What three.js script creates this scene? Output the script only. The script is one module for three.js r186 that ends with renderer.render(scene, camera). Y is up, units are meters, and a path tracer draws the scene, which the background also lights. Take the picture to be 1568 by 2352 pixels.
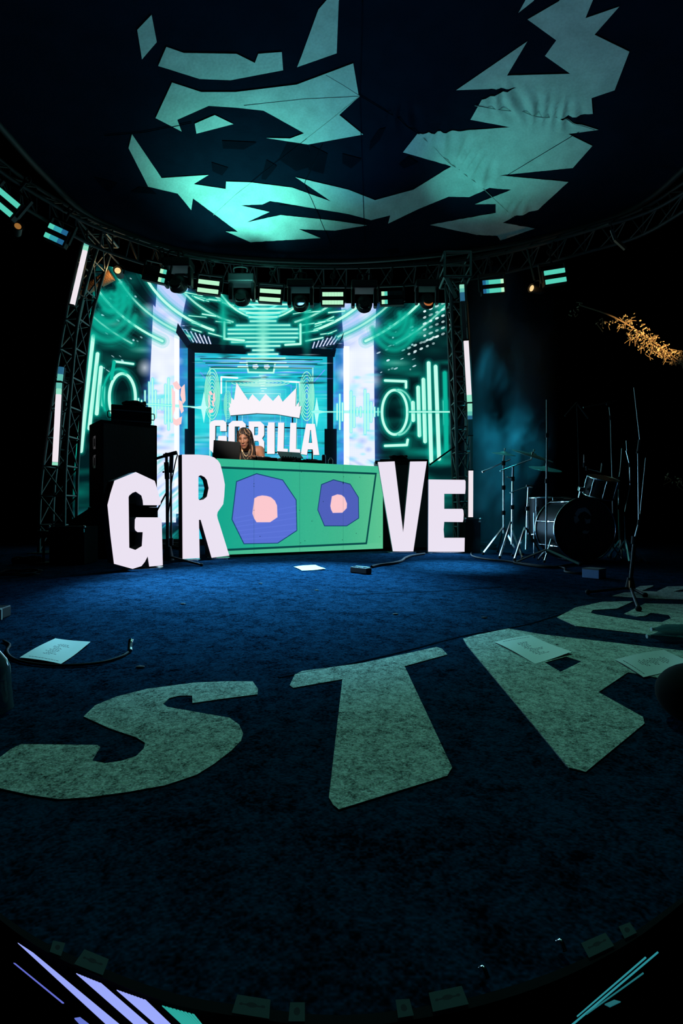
import * as THREE from 'three';
import { mergeGeometries, mergeVertices } from 'three/addons/utils/BufferGeometryUtils.js';
import { RoundedBoxGeometry } from 'three/addons/geometries/RoundedBoxGeometry.js';
import { MarchingCubes } from 'three/addons/objects/MarchingCubes.js';
import { RectAreaLightUniformsLib } from 'three/addons/lights/RectAreaLightUniformsLib.js';

// ---------------------------------------------------------------- camera, exposure, lights
RectAreaLightUniformsLib.init();
const V3 = (x, y, z) => new THREE.Vector3(x, y, z);
const renderer = new THREE.WebGLRenderer({ antialias: true });
renderer.toneMapping = THREE.LinearToneMapping;
renderer.toneMappingExposure = 1.0;
renderer.shadowMap.enabled = true;
const scene = new THREE.Scene();
scene.background = new THREE.Color(0, 0, 0);            // open night air round the tent
const EYE = 0.52, F = 1176, CX = 784, CY = 1176;         // eye height above the deck; focal length for a 1568 x 2352 frame
const camera = new THREE.PerspectiveCamera(90, 1568 / 2352, 0.05, 60);
camera.position.set(0, EYE, 0);
camera.lookAt(0, EYE, -1);
scene.add(camera);
// surveying helpers: a sight line's point at a given depth, on a level plane, and its side/height slopes
const at = (px, py, d) => V3((px - CX) / F * d, EYE - (py - CY) / F * d, -d);
const fl = (px, py, y = 0) => at(px, py, (EYE - y) * F / (py - CY));

function spot(name, pos, target, color, intensity, angle, penumbra = 0.6, size = 3) {
  const l = new THREE.SpotLight(color, intensity, 0, angle, penumbra, 2);
  l.name = name; l.position.copy(pos); l.target.position.copy(target); l.shadow.radius = size; l.castShadow = true;
  scene.add(l, l.target); return l;
}
function panel(name, pos, dir, w, h, color, intensity) {
  const l = new THREE.RectAreaLight(color, intensity, w, h);
  l.name = name; l.position.copy(pos); l.lookAt(pos.clone().add(dir)); scene.add(l); return l;
}
const TEAL = new THREE.Color(0.16, 0.90, 0.74), CYANBLUE = new THREE.Color(0.05, 0.55, 1.0), WARM = new THREE.Color(1.0, 0.55, 0.2);
// moving heads of the rear truss wash the roof; added spots light deck and smoke
spot('moving_head_roof_beam_light', at(556, 690, 6.42), at(560, 470, 6.3), TEAL, 12, 0.95, 1, 4);
spot('moving_head_roof_wash_light', at(690, 700, 6.4), at(600, 330, 5.2), TEAL, 2.2, 1.05, 1, 4);
spot('moving_head_blue_wash_light', at(836, 702, 6.4), at(790, 400, 5.6), CYANBLUE, 2.5, 0.8, 1, 4);
spot('moving_head_right_roof_light', at(980, 705, 6.3), at(1120, 400, 5.8), new THREE.Color(0.12, 0.85, 0.78), 4, 0.6, 1, 4);
spot('front_wash_light', V3(0.6, 4.0, -4.2), V3(0.1, 0, -2.05), new THREE.Color(0.22, 0.85, 0.62), 17, 0.48, 1, 6);  // teal wash from overhead, its lamp not built
spot('added_floor_light', at(690, 690, 6.6), V3(-0.45, 0, -4.0), new THREE.Color(0.2, 0.68, 1.0), 640, 0.36, 1, 5);  // blue spot added to brighten the pool on the carpet
spot('added_floor_light_right', at(980, 705, 6.3), fl(1040, 1300), new THREE.Color(0.2, 0.72, 1.0), 210, 0.2, 1, 5);  // added spot for the bright carpet at the foot of E
spot('added_floor_light_left', at(410, 662, 6.2), fl(368, 1345), new THREE.Color(0.25, 0.68, 1.0), 240, 0.17, 1, 5);  // added spot for the bright carpet in front of G
spot('added_smoke_light', at(1133, 675, 6.3), at(1165, 1080, 6.9), new THREE.Color(0.05, 0.72, 0.85), 20, 0.5, 1, 4);  // teal spot added so that the smoke shows
spot('added_booth_key_light', V3(-1.5, 3.3, -1.6), at(566, 1026, 6.5), new THREE.Color(1.0, 0.80, 0.66), 150, 0.075, 0.8, 3);  // unseen front spot added to brighten the DJ
// the backdrop screen's glow over the stage
panel('backdrop_screen_light', at(605, 950, 7.9), V3(0, 0, 1), 5.6, 3.6, new THREE.Color(0.18, 0.75, 0.70), 0.35);

// ---------------------------------------------------------------- small kit
let seed = 7;
const rnd = () => { seed = (seed * 1664525 + 1013904223) >>> 0; return seed / 4294967296; };
const rr = (a, b) => a + (b - a) * rnd();
const used = new Map();
function numbered(n) { const k = used.get(n) ?? 0; used.set(n, k + 1); return k ? n + '_' + String(k).padStart(3, '0') : n; }
function shade(o) { o.traverse((m) => { if (m.isMesh) { m.castShadow = true; m.receiveShadow = true; } }); return o; }
function thing(name, label, category, pos = [0, 0, 0], turn = 0, group) {
  const o = new THREE.Group(); o.name = numbered(name); scene.add(o);
  o.position.set(...(pos.isVector3 ? pos.toArray() : pos)); o.rotation.y = turn; o.userData = { label, category };
  if (group) o.userData.group = group;
  return o;
}
function part(parent, name, geo, mat, label) {
  const m = new THREE.Mesh(Array.isArray(geo) ? merge(geo) : geo, mat); m.name = name; m.castShadow = m.receiveShadow = true;
  if (label) m.userData.label = label;
  (parent ?? scene).add(m); return m;
}
function tagged(name, geo, mat, label, category, group) {
  const m = part(scene, numbered(name), geo, mat); m.userData = { label, category };
  if (group) m.userData.group = group;
  return m;
}
function structure(name, geo, mat, label) { const m = part(scene, name, geo, mat); m.userData = { kind: 'structure', label, category: name.split('_')[0] }; return m; }
function merge(list) {
  const l = list.map((g) => { const q = g.index ? g.toNonIndexed() : g; for (const k of Object.keys(q.attributes)) if (!['position', 'normal', 'uv', 'color'].includes(k)) q.deleteAttribute(k); return q; });
  const uv = l.every((g) => g.attributes.uv), col = l.every((g) => g.attributes.color);
  for (const g of l) { if (!uv) g.deleteAttribute('uv'); if (!col) g.deleteAttribute('color'); }
  return mergeGeometries(l);
}
const box = (w, h, d, x = 0, y = 0, z = 0, r = 0) => (r ? new RoundedBoxGeometry(w, h, d, 2, r) : new THREE.BoxGeometry(w, h, d)).translate(x, y, z);
const UPV = V3(0, 1, 0);
function rod(a, b, r, r2 = r, n = 10) {
  const d = b.clone().sub(a), g = new THREE.CylinderGeometry(r2, r, d.length(), n);
  g.applyQuaternion(new THREE.Quaternion().setFromUnitVectors(UPV, d.clone().normalize()));
  return g.translate((a.x + b.x) / 2, (a.y + b.y) / 2, (a.z + b.z) / 2);
}
function beam(a, b, w, h) {   // a rectangular bar
  const d = b.clone().sub(a), g = new THREE.BoxGeometry(w, d.length(), h);
  g.applyQuaternion(new THREE.Quaternion().setFromUnitVectors(UPV, d.clone().normalize()));
  return g.translate((a.x + b.x) / 2, (a.y + b.y) / 2, (a.z + b.z) / 2);
}
const hose = (pts, r, n = 40, k = 8, closed = false) => new THREE.TubeGeometry(new THREE.CatmullRomCurve3(pts, closed, 'centripetal'), n, r, k, closed);
const ball = (r, x, y, z, w = 16, h = 12) => new THREE.SphereGeometry(r, w, h).translate(x, y, z);
const shapeOf = (pts, holes = []) => { const s = new THREE.Shape(pts.map(([x, y]) => new THREE.Vector2(x, y))); for (const h of holes) s.holes.push(new THREE.Path(h.map(([x, y]) => new THREE.Vector2(x, y)))); return s; };
function extrude(shape, depth, bevel = 0) {
  return new THREE.ExtrudeGeometry(shape, { depth: Math.max(depth - 2 * bevel, 0.0005), bevelEnabled: bevel > 0, bevelSize: bevel, bevelThickness: bevel, bevelOffset: -bevel, bevelSegments: 2, curveSegments: 12 });
}
const rel = (o, p) => { o.updateMatrixWorld(true); return o.worldToLocal(p.clone()); };
// a standing plane through a floor point, turned about y: where a sight line meets it, as metres along and up
function standing(p, turn) {
  const n = V3(Math.sin(turn), 0, Math.cos(turn)), u = V3(Math.cos(turn), 0, -Math.sin(turn)), eye = V3(0, EYE, 0);
  return (px, py) => {
    const d = at(px, py, 1).sub(eye), t = p.clone().sub(eye).dot(n) / d.dot(n), q = eye.clone().addScaledVector(d, t).sub(p);
    return [q.dot(u), q.y];
  };
}

// ---------------------------------------------------------------- textures and materials
function noiseTexture(size, fn, repeat, srgb) {
  const data = new Uint8Array(size * size * 4);
  for (let y = 0; y < size; y++) for (let x = 0; x < size; x++) { const c = fn(x / size, y / size), i = (y * size + x) * 4; data[i] = c[0]; data[i + 1] = c[1]; data[i + 2] = c[2]; data[i + 3] = 255; }
  const t = new THREE.DataTexture(data, size, size); t.wrapS = t.wrapT = THREE.RepeatWrapping; t.magFilter = THREE.LinearFilter;
  t.repeat.set(repeat, repeat); if (srgb) t.colorSpace = THREE.SRGBColorSpace; t.needsUpdate = true; return t;
}
function lattice(n) { const g = new Float32Array(n * n); for (let i = 0; i < n * n; i++) g[i] = rnd(); return (u, v) => { const x = u * n, y = v * n, i = Math.floor(x), j = Math.floor(y), a = x - i, b = y - j, s = a * a * (3 - 2 * a), t = b * b * (3 - 2 * b), q = (p, r) => g[((r % n + n) % n) * n + (p % n + n) % n]; return (q(i, j) * (1 - s) + q(i + 1, j) * s) * (1 - t) + (q(i, j + 1) * (1 - s) + q(i + 1, j + 1) * s) * t; }; }
const L8 = lattice(8), L20 = lattice(20), L60 = lattice(60), L150 = lattice(150), L256 = lattice(256);
const fibre = (u, v) => 0.30 * L256(u, v) + 0.32 * L150(u * 1, v * 1) + 0.26 * L60(u, v) + 0.12 * L20(u, v);
const carpetMap = noiseTexture(1024, (u, v) => { const k = fibre(u, v), m = L8(u, v) * 0.5 + L20(u, v) * 0.5, b = Math.max(0.1, 0.6 + (k - 0.5) * 1.9 + (m - 0.5) * 0.35); return [b, b, b].map((c) => Math.min(255, 255 * Math.min(1, c))); }, 1.1, false);
const carpetBump = noiseTexture(1024, (u, v) => { const k = fibre(u, v) * 255; return [k, k, k]; }, 1.1, false);
const pileMap = noiseTexture(1024, (u, v) => { const k = fibre(v, u), m = L8(u, v) * 0.4 + L20(u, v) * 0.6, b = 0.6 + (k - 0.5) * 1.7 + (m - 0.5) * 0.4; return [b, b, b].map((c) => 255 * Math.max(0.08, Math.min(1, c))); }, 2.2, false);
const clothMap = noiseTexture(512, (u, v) => { const k = 0.86 + (L150(u, v) - 0.5) * 0.12 + (L20(u, v) - 0.5) * 0.16 + (L8(u, v) - 0.5) * 0.1; return [k, k, k].map((c) => 255 * Math.min(1, c)); }, 0.5, false);
const clothBump = noiseTexture(512, (u, v) => { const k = 255 * (0.5 * L8(u, v) + 0.3 * L20(u, v) + 0.2 * L150(u, v)); return [k, k, k]; }, 0.35, false);
const std = (r, g, b, o = {}) => new THREE.MeshStandardMaterial({ color: new THREE.Color().setRGB(r, g, b), roughness: 0.6, metalness: 0, side: THREE.DoubleSide, ...o });
const soft = (r, g, b, o = {}) => new THREE.MeshPhysicalMaterial({ color: new THREE.Color().setRGB(r, g, b), roughness: 1, specularIntensity: 0, side: THREE.DoubleSide, ...o });   // fibres: no mirror-like sheen
const glow = (r, g, b, k = 1) => new THREE.MeshStandardMaterial({ color: new THREE.Color().setRGB(0.02, 0.02, 0.02), roughness: 0.5, emissive: new THREE.Color().setRGB(r, g, b), emissiveIntensity: k, side: THREE.DoubleSide });
const M = {
  carpet: soft(0.0078, 0.034, 0.075, { map: carpetMap, bumpMap: carpetBump, bumpScale: 0.003 }),
  pile: soft(0.64, 0.72, 0.66, { map: pileMap, bumpMap: carpetBump, bumpScale: 0.002 }),
  navyCloth: soft(0.0032, 0.0095, 0.020, { map: clothMap, bumpMap: clothBump, bumpScale: 0.008 }),
  shadeCloth: soft(0.002, 0.005, 0.010, { map: clothMap, bumpMap: clothBump, bumpScale: 0.008 }),  // darker tone for the painted gobo shadows
  paleCloth: soft(0.58, 0.70, 0.65, { map: clothMap, bumpMap: clothBump, bumpScale: 0.008 }),
  black: soft(0.009, 0.010, 0.011, { roughness: 0.55, specularIntensity: 0.4 }),
  matte: soft(0.008, 0.009, 0.010, { specularIntensity: 0.15 }),
  rubber: soft(0.008, 0.008, 0.009, { roughness: 0.7, specularIntensity: 0.25 }),
  truss: std(0.10, 0.12, 0.12, { roughness: 0.45, metalness: 0.8 }), rig: std(0.012, 0.014, 0.015, { roughness: 0.6, metalness: 0.2 }),
  chrome: std(0.75, 0.78, 0.78, { roughness: 0.18, metalness: 1 }),
  steel: std(0.24, 0.26, 0.26, { roughness: 0.35, metalness: 1 }),
  grey: std(0.12, 0.13, 0.13, { roughness: 0.6 }),
  side: std(0.05, 0.055, 0.06, { roughness: 0.6 }),
  paper: std(0.75, 0.80, 0.76, { roughness: 0.9 }),
  brass: std(0.26, 0.27, 0.23, { roughness: 0.4, metalness: 0.9 }),
  letterFace: glow(0.83, 0.76, 0.88),
  signFace: glow(0.95, 0.90, 0.96),
  tube: glow(0.88, 0.80, 0.86),
  tubeMint: glow(0.28, 0.75, 0.55), tubeTeal: glow(0.12, 0.5, 0.42), tubeBlue: glow(0.02, 0.12, 0.22), tubeOff: std(0.03, 0.05, 0.06, { roughness: 0.4 }),
  cellOn: glow(0.48, 0.92, 0.60), cellTeal: glow(0.09, 0.62, 0.47), cellMid: glow(0.03, 0.34, 0.40), cellBlue: glow(0.015, 0.12, 0.26), cellOff: std(0.010, 0.022, 0.024, { roughness: 0.35 }),
  warmLens: glow(0.95, 0.66, 0.30), warmDim: glow(0.30, 0.13, 0.03), warmFaint: glow(0.42, 0.12, 0.03),
};

// ---------------------------------------------------------------- the deck
function plan(pts2, y0, y1, holes) {   // outline [x, z] -> a slab between two heights, uv in metres
  const g = new THREE.ExtrudeGeometry(shapeOf(pts2.map(([x, z]) => [x, -z]), (holes ?? []).map((h) => h.map(([x, z]) => [x, -z]))), { depth: y1 - y0, bevelEnabled: false });
  return g.rotateX(-Math.PI / 2).translate(0, y0, 0);
}
const xz = (p) => [p.x, p.z];
function smooth(pts, n) { const c = new THREE.CatmullRomCurve3(pts.map(([x, y]) => V3(x, y, 0)), false, 'centripetal'); return c.getPoints(n).map((p) => [p.x, p.y]); }
const edgeSight = smooth([[-120, 2010], [0, 2120], [100, 2190], [250, 2260], [400, 2315], [560, 2345], [780, 2368], [1000, 2342], [1150, 2305], [1300, 2250], [1450, 2170], [1568, 2080], [1690, 1975]], 48);
const edgePlan = edgeSight.map(([x, y]) => xz(fl(x, y)));
const deckOutline = [...edgePlan, [2.2, -1.2], [5.2, -2.4], [5.6, -9.4], [-5.6, -9.4], [-5.2, -2.4], [-2.2, -1.2]];
const floor = structure('floor', plan(deckOutline, -0.06, 0), M.carpet, 'dark navy carpet of the stage deck');
const fascia = [...edgePlan, ...edgePlan.slice().reverse().map(([x, z]) => [x * 1.0, z - 0.03])];
structure('trim_1', plan(edgePlan.concat(edgePlan.slice().reverse().map(([x, z]) => [x * 1.02, z - 0.012])), -0.9, 0.004), M.matte, 'black edge of the stage deck');
structure('ground', plan([[-9, 3], [9, 3], [9, -12], [-9, -12]], -1.0, -0.95), M.matte, 'dark ground in front of the stage');

// pale carpet letters let into the deck
const floorWords = {
  S: [[580, 1567], [592, 1584], [591, 1597], [520, 1606], [442, 1617], [441, 1600], [411, 1600], [388, 1606], [374, 1619], [384, 1626], [446, 1637], [527, 1651], [549, 1667], [558, 1687], [553, 1704], [531, 1727], [491, 1758], [451, 1783], [379, 1807], [290, 1823], [201, 1835], [134, 1839], [67, 1829], [0, 1814], [-40, 1795], [-50, 1770], [0, 1742], [27, 1722], [49, 1712], [130, 1713], [223, 1714], [230, 1718], [221, 1731], [211, 1750], [241, 1756], [277, 1751], [312, 1740], [330, 1722], [333, 1709], [312, 1696], [250, 1675], [192, 1648], [219, 1622], [268, 1602], [339, 1584], [446, 1570], [515, 1567]],
  T: [[665, 1576], [677, 1551], [694, 1543], [830, 1525], [1002, 1487.5], [1015, 1492], [1027, 1505], [929, 1532], [1038, 1766], [1027, 1785], [778, 1862.5], [765, 1852], [755, 1835], [786, 1562], [673, 1582]],
  A: [[1063, 1468], [1096, 1459], [1167, 1445], [1241, 1458], [1568, 1496], [1625, 1503], [1650, 1575], [1533, 1563], [1502, 1557.5], [1442, 1546], [1374, 1592], [1476, 1649], [1480, 1664], [1345, 1776], [1306, 1766], [1300, 1760], [1215, 1656], [1073, 1485]],
  G: [[1279, 1419], [1322, 1396], [1384, 1383], [1454, 1382], [1416, 1399], [1361, 1402], [1356, 1408.5], [1371, 1413], [1475, 1428], [1520, 1430], [1541, 1421], [1536, 1414], [1494, 1408.5], [1481, 1416], [1462, 1417], [1432.5, 1411], [1445, 1405], [1481, 1387], [1568, 1389], [1605, 1391], [1625, 1460], [1568, 1466], [1497, 1460], [1322, 1439]],
  E: [[1405, 1370], [1432, 1362], [1462, 1360], [1458, 1352], [1470, 1347], [1499, 1345], [1500, 1347], [1472, 1358.5], [1507, 1359.5], [1532, 1348], [1568, 1347], [1600, 1347], [1545, 1360], [1610, 1361], [1630, 1380], [1568, 1378], [1500, 1376]],
};
const letterHole = { A: [[1251, 1523.5], [1300, 1510], [1335, 1521], [1287, 1545]] };
for (const [ch, pts] of Object.entries(floorWords)) {
  const m = part(floor, 'carpet_letter', plan(pts.map(([x, y]) => xz(fl(x, y))), -0.004, 0.003, letterHole[ch] ? [letterHole[ch].map(([x, y]) => xz(fl(x, y)))] : []), M.pile, 'pale carpet letter ' + ch + ' let into the navy deck');
  m.userData.label = 'pale carpet letter ' + ch + ' let into the navy deck';
}
// overlapping carpet seams
const seam = (pts, r) => hose(pts.map(([x, y]) => fl(x, y)), r, 50, 6).scale(1, 0.5, 1);
part(floor, 'carpet_seam', seam([[640, 1557], [790, 1528], [930, 1496], [1060, 1462], [1200, 1437], [1285, 1412], [1370, 1384]], 0.007), M.carpet);
part(floor, 'carpet_seam', seam([[800, 1367], [900, 1362], [1010, 1358], [1150, 1349]], 0.006), M.carpet);

// ---------------------------------------------------------------- the tent roof
const RIM_Y = EYE + 3.6, RISE = 0.5, APEX = V3(0.18, 0, -5.03);
const rimBack = [[0, 290], [100, 400], [215, 500], [420, 575], [700, 600], [900, 595], [1200, 555], [1450, 480], [1568, 390]].map(([x, y]) => { const d = 3.6 * F / (CY - y); return V3((x - CX) / F * d, RIM_Y, -d); });
const rimCurve = new THREE.CatmullRomCurve3([...rimBack, V3(3.5, RIM_Y, -4.0), V3(2.9, RIM_Y, -2.4), V3(1.5, RIM_Y, -1.2), V3(-0.1, RIM_Y, -0.9), V3(-1.6, RIM_Y, -1.3), V3(-2.7, RIM_Y, -2.5), V3(-3.2, RIM_Y, -3.8)], true, 'centripetal');
const rimPts = rimCurve.getSpacedPoints(360);
const rimTable = new Float32Array(721);
for (let k = 0; k <= 720; k++) {
  const a = k / 720 * 2 * Math.PI - Math.PI; let best = 9, R = 3;
  for (let i = 0; i < rimPts.length; i++) { const q = rimPts[i], e = Math.atan2(q.z - APEX.z, q.x - APEX.x); let d = Math.abs(e - a); if (d > Math.PI) d = 2 * Math.PI - d; if (d < best) { best = d; R = Math.hypot(q.x - APEX.x, q.z - APEX.z); } }
  rimTable[k] = R;
}
const rimR = (a) => { const t = (a + Math.PI) / (2 * Math.PI) * 720, i = Math.min(719, Math.floor(t)); return rimTable[i] * (1 - t + i) + rimTable[i + 1] * (t - i); };
// tension folds: ripples that run off the seam lines of the cloth
const folds = [[[960, 300], [1120, 440], 0.020, 0.16], [[1100, 240], [1330, 300], 0.020, 0.16], [[870, 260], [960, 310], 0.022, 0.14], [[1150, 470], [1210, 530], 0.014, 0.12]];
let roofFolds = null;
function roofBase(x, z) { const dx = x - APEX.x, dz = z - APEX.z, s = Math.hypot(dx, dz) / rimR(Math.atan2(dz, dx)); return RIM_Y + RISE * (1 - s * s); }
function roofY(x, z) {
  let y = roofBase(x, z);
  if (roofFolds) for (const f of roofFolds) {
    const ux = f.bx - f.ax, uz = f.bz - f.az, l = Math.hypot(ux, uz), px = x - f.ax, pz = z - f.az, along = (px * ux + pz * uz) / l, off = (px * -uz + pz * ux) / l;
    const w = Math.exp(-((off - 0.12) ** 2) / (f.w * f.w)) * Math.max(0, Math.min(1, along / 0.15)) * Math.max(0, Math.min(1, (l - along) / 0.15));
    y += f.amp * w * Math.sin(along * 46 + off * 26 + 2.5 * Math.sin(along * 9));
  }
  return y;
}
function onRoof(px, py) {
  let lo = 1.2, hi = 9;
  for (let k = 0; k < 40; k++) { const d = (lo + hi) / 2, p = at(px, py, d); if (p.y < roofBase(p.x, p.z)) lo = d; else hi = d; }
  return at(px, py, lo);
}
roofFolds = folds.map(([a, b, amp, w]) => { const p = onRoof(...a), q = onRoof(...b); return { ax: p.x, az: p.z, bx: q.x, bz: q.z, amp, w }; });
function roofShell(lift, flip) {
  const pos = [], uv = [], idx = [], NA = 420, NR = 130;
  for (let j = 0; j <= NR; j++) for (let i = 0; i <= NA; i++) {
    const a = i / NA * 2 * Math.PI - Math.PI, R = rimR(a) * j / NR, x = APEX.x + R * Math.cos(a), z = APEX.z + R * Math.sin(a);
    pos.push(x, (j ? roofY(x, z) : RIM_Y + RISE) + lift, z); uv.push(x, z);
  }
  for (let j = 0; j < NR; j++) for (let i = 0; i < NA; i++) { const p = j * (NA + 1) + i, q = p + NA + 1; idx.push(...(flip ? [p, q, p + 1, p + 1, q, q + 1] : [p, p + 1, q, p + 1, q + 1, q])); }
  const g = new THREE.BufferGeometry(); g.setAttribute('position', new THREE.Float32BufferAttribute(pos, 3)); g.setAttribute('uv', new THREE.Float32BufferAttribute(uv, 2)); g.setIndex(idx); g.computeVertexNormals(); return g;
}
const ceiling = structure('ceiling', merge([roofShell(0, false), roofShell(0.03, true)]), M.navyCloth, 'dark domed cloth roof of the stage tent');
part(ceiling, 'rim_beam', new THREE.TubeGeometry(rimCurve, 160, 0.035, 8, true), M.rig);
// a cloth print or painted gobo shadow on the underside of the roof
function patch(sight, drop, maxEdge = 0.045) {
  const flat = [];
  sight.forEach((p, i) => { const q = sight[(i + 1) % sight.length], n = Math.max(1, Math.ceil(Math.hypot(q[0] - p[0], q[1] - p[1]) / 60)); for (let k = 0; k < n; k++) { const r = onRoof(p[0] + (q[0] - p[0]) * k / n, p[1] + (q[1] - p[1]) * k / n); flat.push(new THREE.Vector2(r.x, r.z)); } });
  if (THREE.ShapeUtils.area(flat) < 0) flat.reverse();
  let tris = THREE.ShapeUtils.triangulateShape(flat, []).map((t) => t.map((i) => [flat[i].x, flat[i].y]));
  const out = [], len = (a, b) => Math.hypot(a[0] - b[0], a[1] - b[1]), mid = (a, b) => [(a[0] + b[0]) / 2, (a[1] + b[1]) / 2];
  while (tris.length) {
    const [a, b, c] = tris.pop(), e = [len(a, b), len(b, c), len(c, a)], m = Math.max(...e);
    if (m < maxEdge) { out.push(a, b, c); continue; }
    if (m === e[0]) { const q = mid(a, b); tris.push([a, q, c], [q, b, c]); } else if (m === e[1]) { const q = mid(b, c); tris.push([a, b, q], [a, q, c]); } else { const q = mid(c, a); tris.push([a, b, q], [q, b, c]); }
  }
  const g = new THREE.BufferGeometry();
  g.setAttribute('position', new THREE.Float32BufferAttribute(out.flatMap(([x, z]) => [x, roofY(x, z) - drop, z]), 3));
  g.setAttribute('uv', new THREE.Float32BufferAttribute(out.flat(), 2));
  const w = mergeVertices(g, 1e-4); w.computeVertexNormals(); return w;
}
const prints = [
  [[348, 31], [315, 66], [326, 134], [360, 94]],
  [[382, 105], [422, 119], [543, 121], [585, 142], [593, 121], [647, 117], [650, 159], [529, 182], [458, 179], [363, 149]],
  [[780, -60], [773, 120], [682, 152], [693, 124], [731, 19], [800, -60]],
  [[395, 187], [462, 209], [541, 209], [681, 192], [811, 143], [824, 220], [779, 262], [834, 307], [707, 330], [611, 315], [666, 316], [698, 304], [605, 252], [541, 245], [479, 241], [407, 273], [417, 300], [357, 269]],
  [[447, 282], [493, 262], [536, 283], [451, 305]],
  [[303, 306], [371, 407], [479, 400], [445, 421], [518, 432], [519, 415], [577, 417], [671, 429], [760, 461], [678, 405], [800, 434], [861, 458], [949, 434], [1036, 380], [925, 348], [958, 306], [1171, 290], [1080, 273], [1106, 227], [1185, 200], [1047, 205], [1211, 92], [1164, 171], [1309, 167], [1251, 126], [1277, 90], [1211, 42], [1283, 0], [1330, -60], [1390, -60], [1360, 0], [1344, 39], [1422, 12], [1365, 77], [1445, 116], [1411, 205], [1358, 223], [1361, 259], [1286, 269], [1374, 296], [1305, 306], [1360, 333], [1315, 384], [1146, 401], [1305, 416], [1235, 480], [1180, 496], [1154, 510], [1228, 523], [1149, 551], [1142, 540], [1095, 538], [987, 515], [1138, 487], [1138, 467], [1090, 467], [1174, 434], [1124, 430], [1077, 451], [1030, 450], [959, 479], [891, 512], [896, 493], [852, 504], [800, 490], [620, 460], [602, 468], [553, 470], [619, 485], [567, 509], [644, 492], [768, 505], [843, 516], [769, 528], [686, 525], [736, 545], [576, 555], [518, 530], [546, 531], [443, 454], [439, 481], [408, 443], [340, 427], [295, 338]],
  [[1190, 27], [1224, 0], [1260, -40], [1230, -50], [1205, 0]],
];
for (const p of prints) part(ceiling, 'print_panel', patch(p, 0.010), M.paleCloth, 'pale angular print panel on the dark roof cloth');
const goboShade = [[[666, 316], [698, 306], [720, 380], [680, 392], [640, 365]], [[712, 332], [752, 352], [742, 398], [708, 388]], [[486, 372], [524, 384], [510, 402], [488, 392]], [[510, 322], [590, 326], [560, 342], [512, 340]], [[612, 366], [636, 380], [610, 412], [600, 410]], [[786, 352], [832, 364], [806, 386], [786, 374]], [[886, 292], [872, 320], [848, 345], [850, 325], [870, 296]], [[938, 357], [960, 372], [928, 386], [916, 376]], [[700, 450], [740, 470], [790, 482], [640, 470]], [[888, 575], [912, 570], [916, 580], [895, 588]], [[320, 428], [345, 432], [360, 445], [300, 440]], [[215, 405], [270, 420], [250, 440], [235, 430]]];  // gobo shadows on the roof cloth, drawn as dark patches
for (const p of goboShade) part(ceiling, 'gobo_shade_patch', patch(p, 0.007), M.shadeCloth);
// raised seams that fan out from the peak
const seamLine = (pts, r) => hose(pts.flatMap((p, i) => (i ? [1, 2, 3, 4].map((k) => { const o = pts[i - 1], q = onRoof(o[0] + (p[0] - o[0]) * k / 4, o[1] + (p[1] - o[1]) * k / 4); return V3(q.x, roofY(q.x, q.z) - 0.010, q.z); }) : [(() => { const q = onRoof(...p); return V3(q.x, roofY(q.x, q.z) - 0.010, q.z); })()])), r, 60, 6);
for (const [pts, r, m] of [[[[826, 218], [760, 272], [704, 316]], 0.0035, M.paleCloth], [[[704, 316], [600, 398], [577, 417]], 0.003, M.navyCloth], [[[577, 417], [540, 446], [490, 492]], 0.0035, M.paleCloth], [[[826, 218], [832, 400], [838, 560]], 0.005, M.navyCloth], [[[826, 218], [790, 195], [748, 170]], 0.0035, M.paleCloth], [[[822, 219], [700, 225], [560, 240]], 0.005, M.paleCloth], [[[826, 218], [900, 262], [962, 306]], 0.004, M.navyCloth], [[[962, 306], [1036, 375], [1110, 432], [1180, 498]], 0.0035, M.paleCloth], [[[1090, 240], [1200, 256], [1300, 275], [1365, 296]], 0.004, M.paleCloth], [[[1165, 400], [1330, 300]], 0.004, M.navyCloth], [[[826, 218], [830, 100], [832, 0]], 0.005, M.navyCloth], [[[440, 280], [330, 302], [240, 310]], 0.004, M.navyCloth], [[[760, 560], [700, 420], [740, 330]], 0.004, M.navyCloth]])
  part(ceiling, 'cloth_seam', seamLine(pts, r), m);

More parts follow.
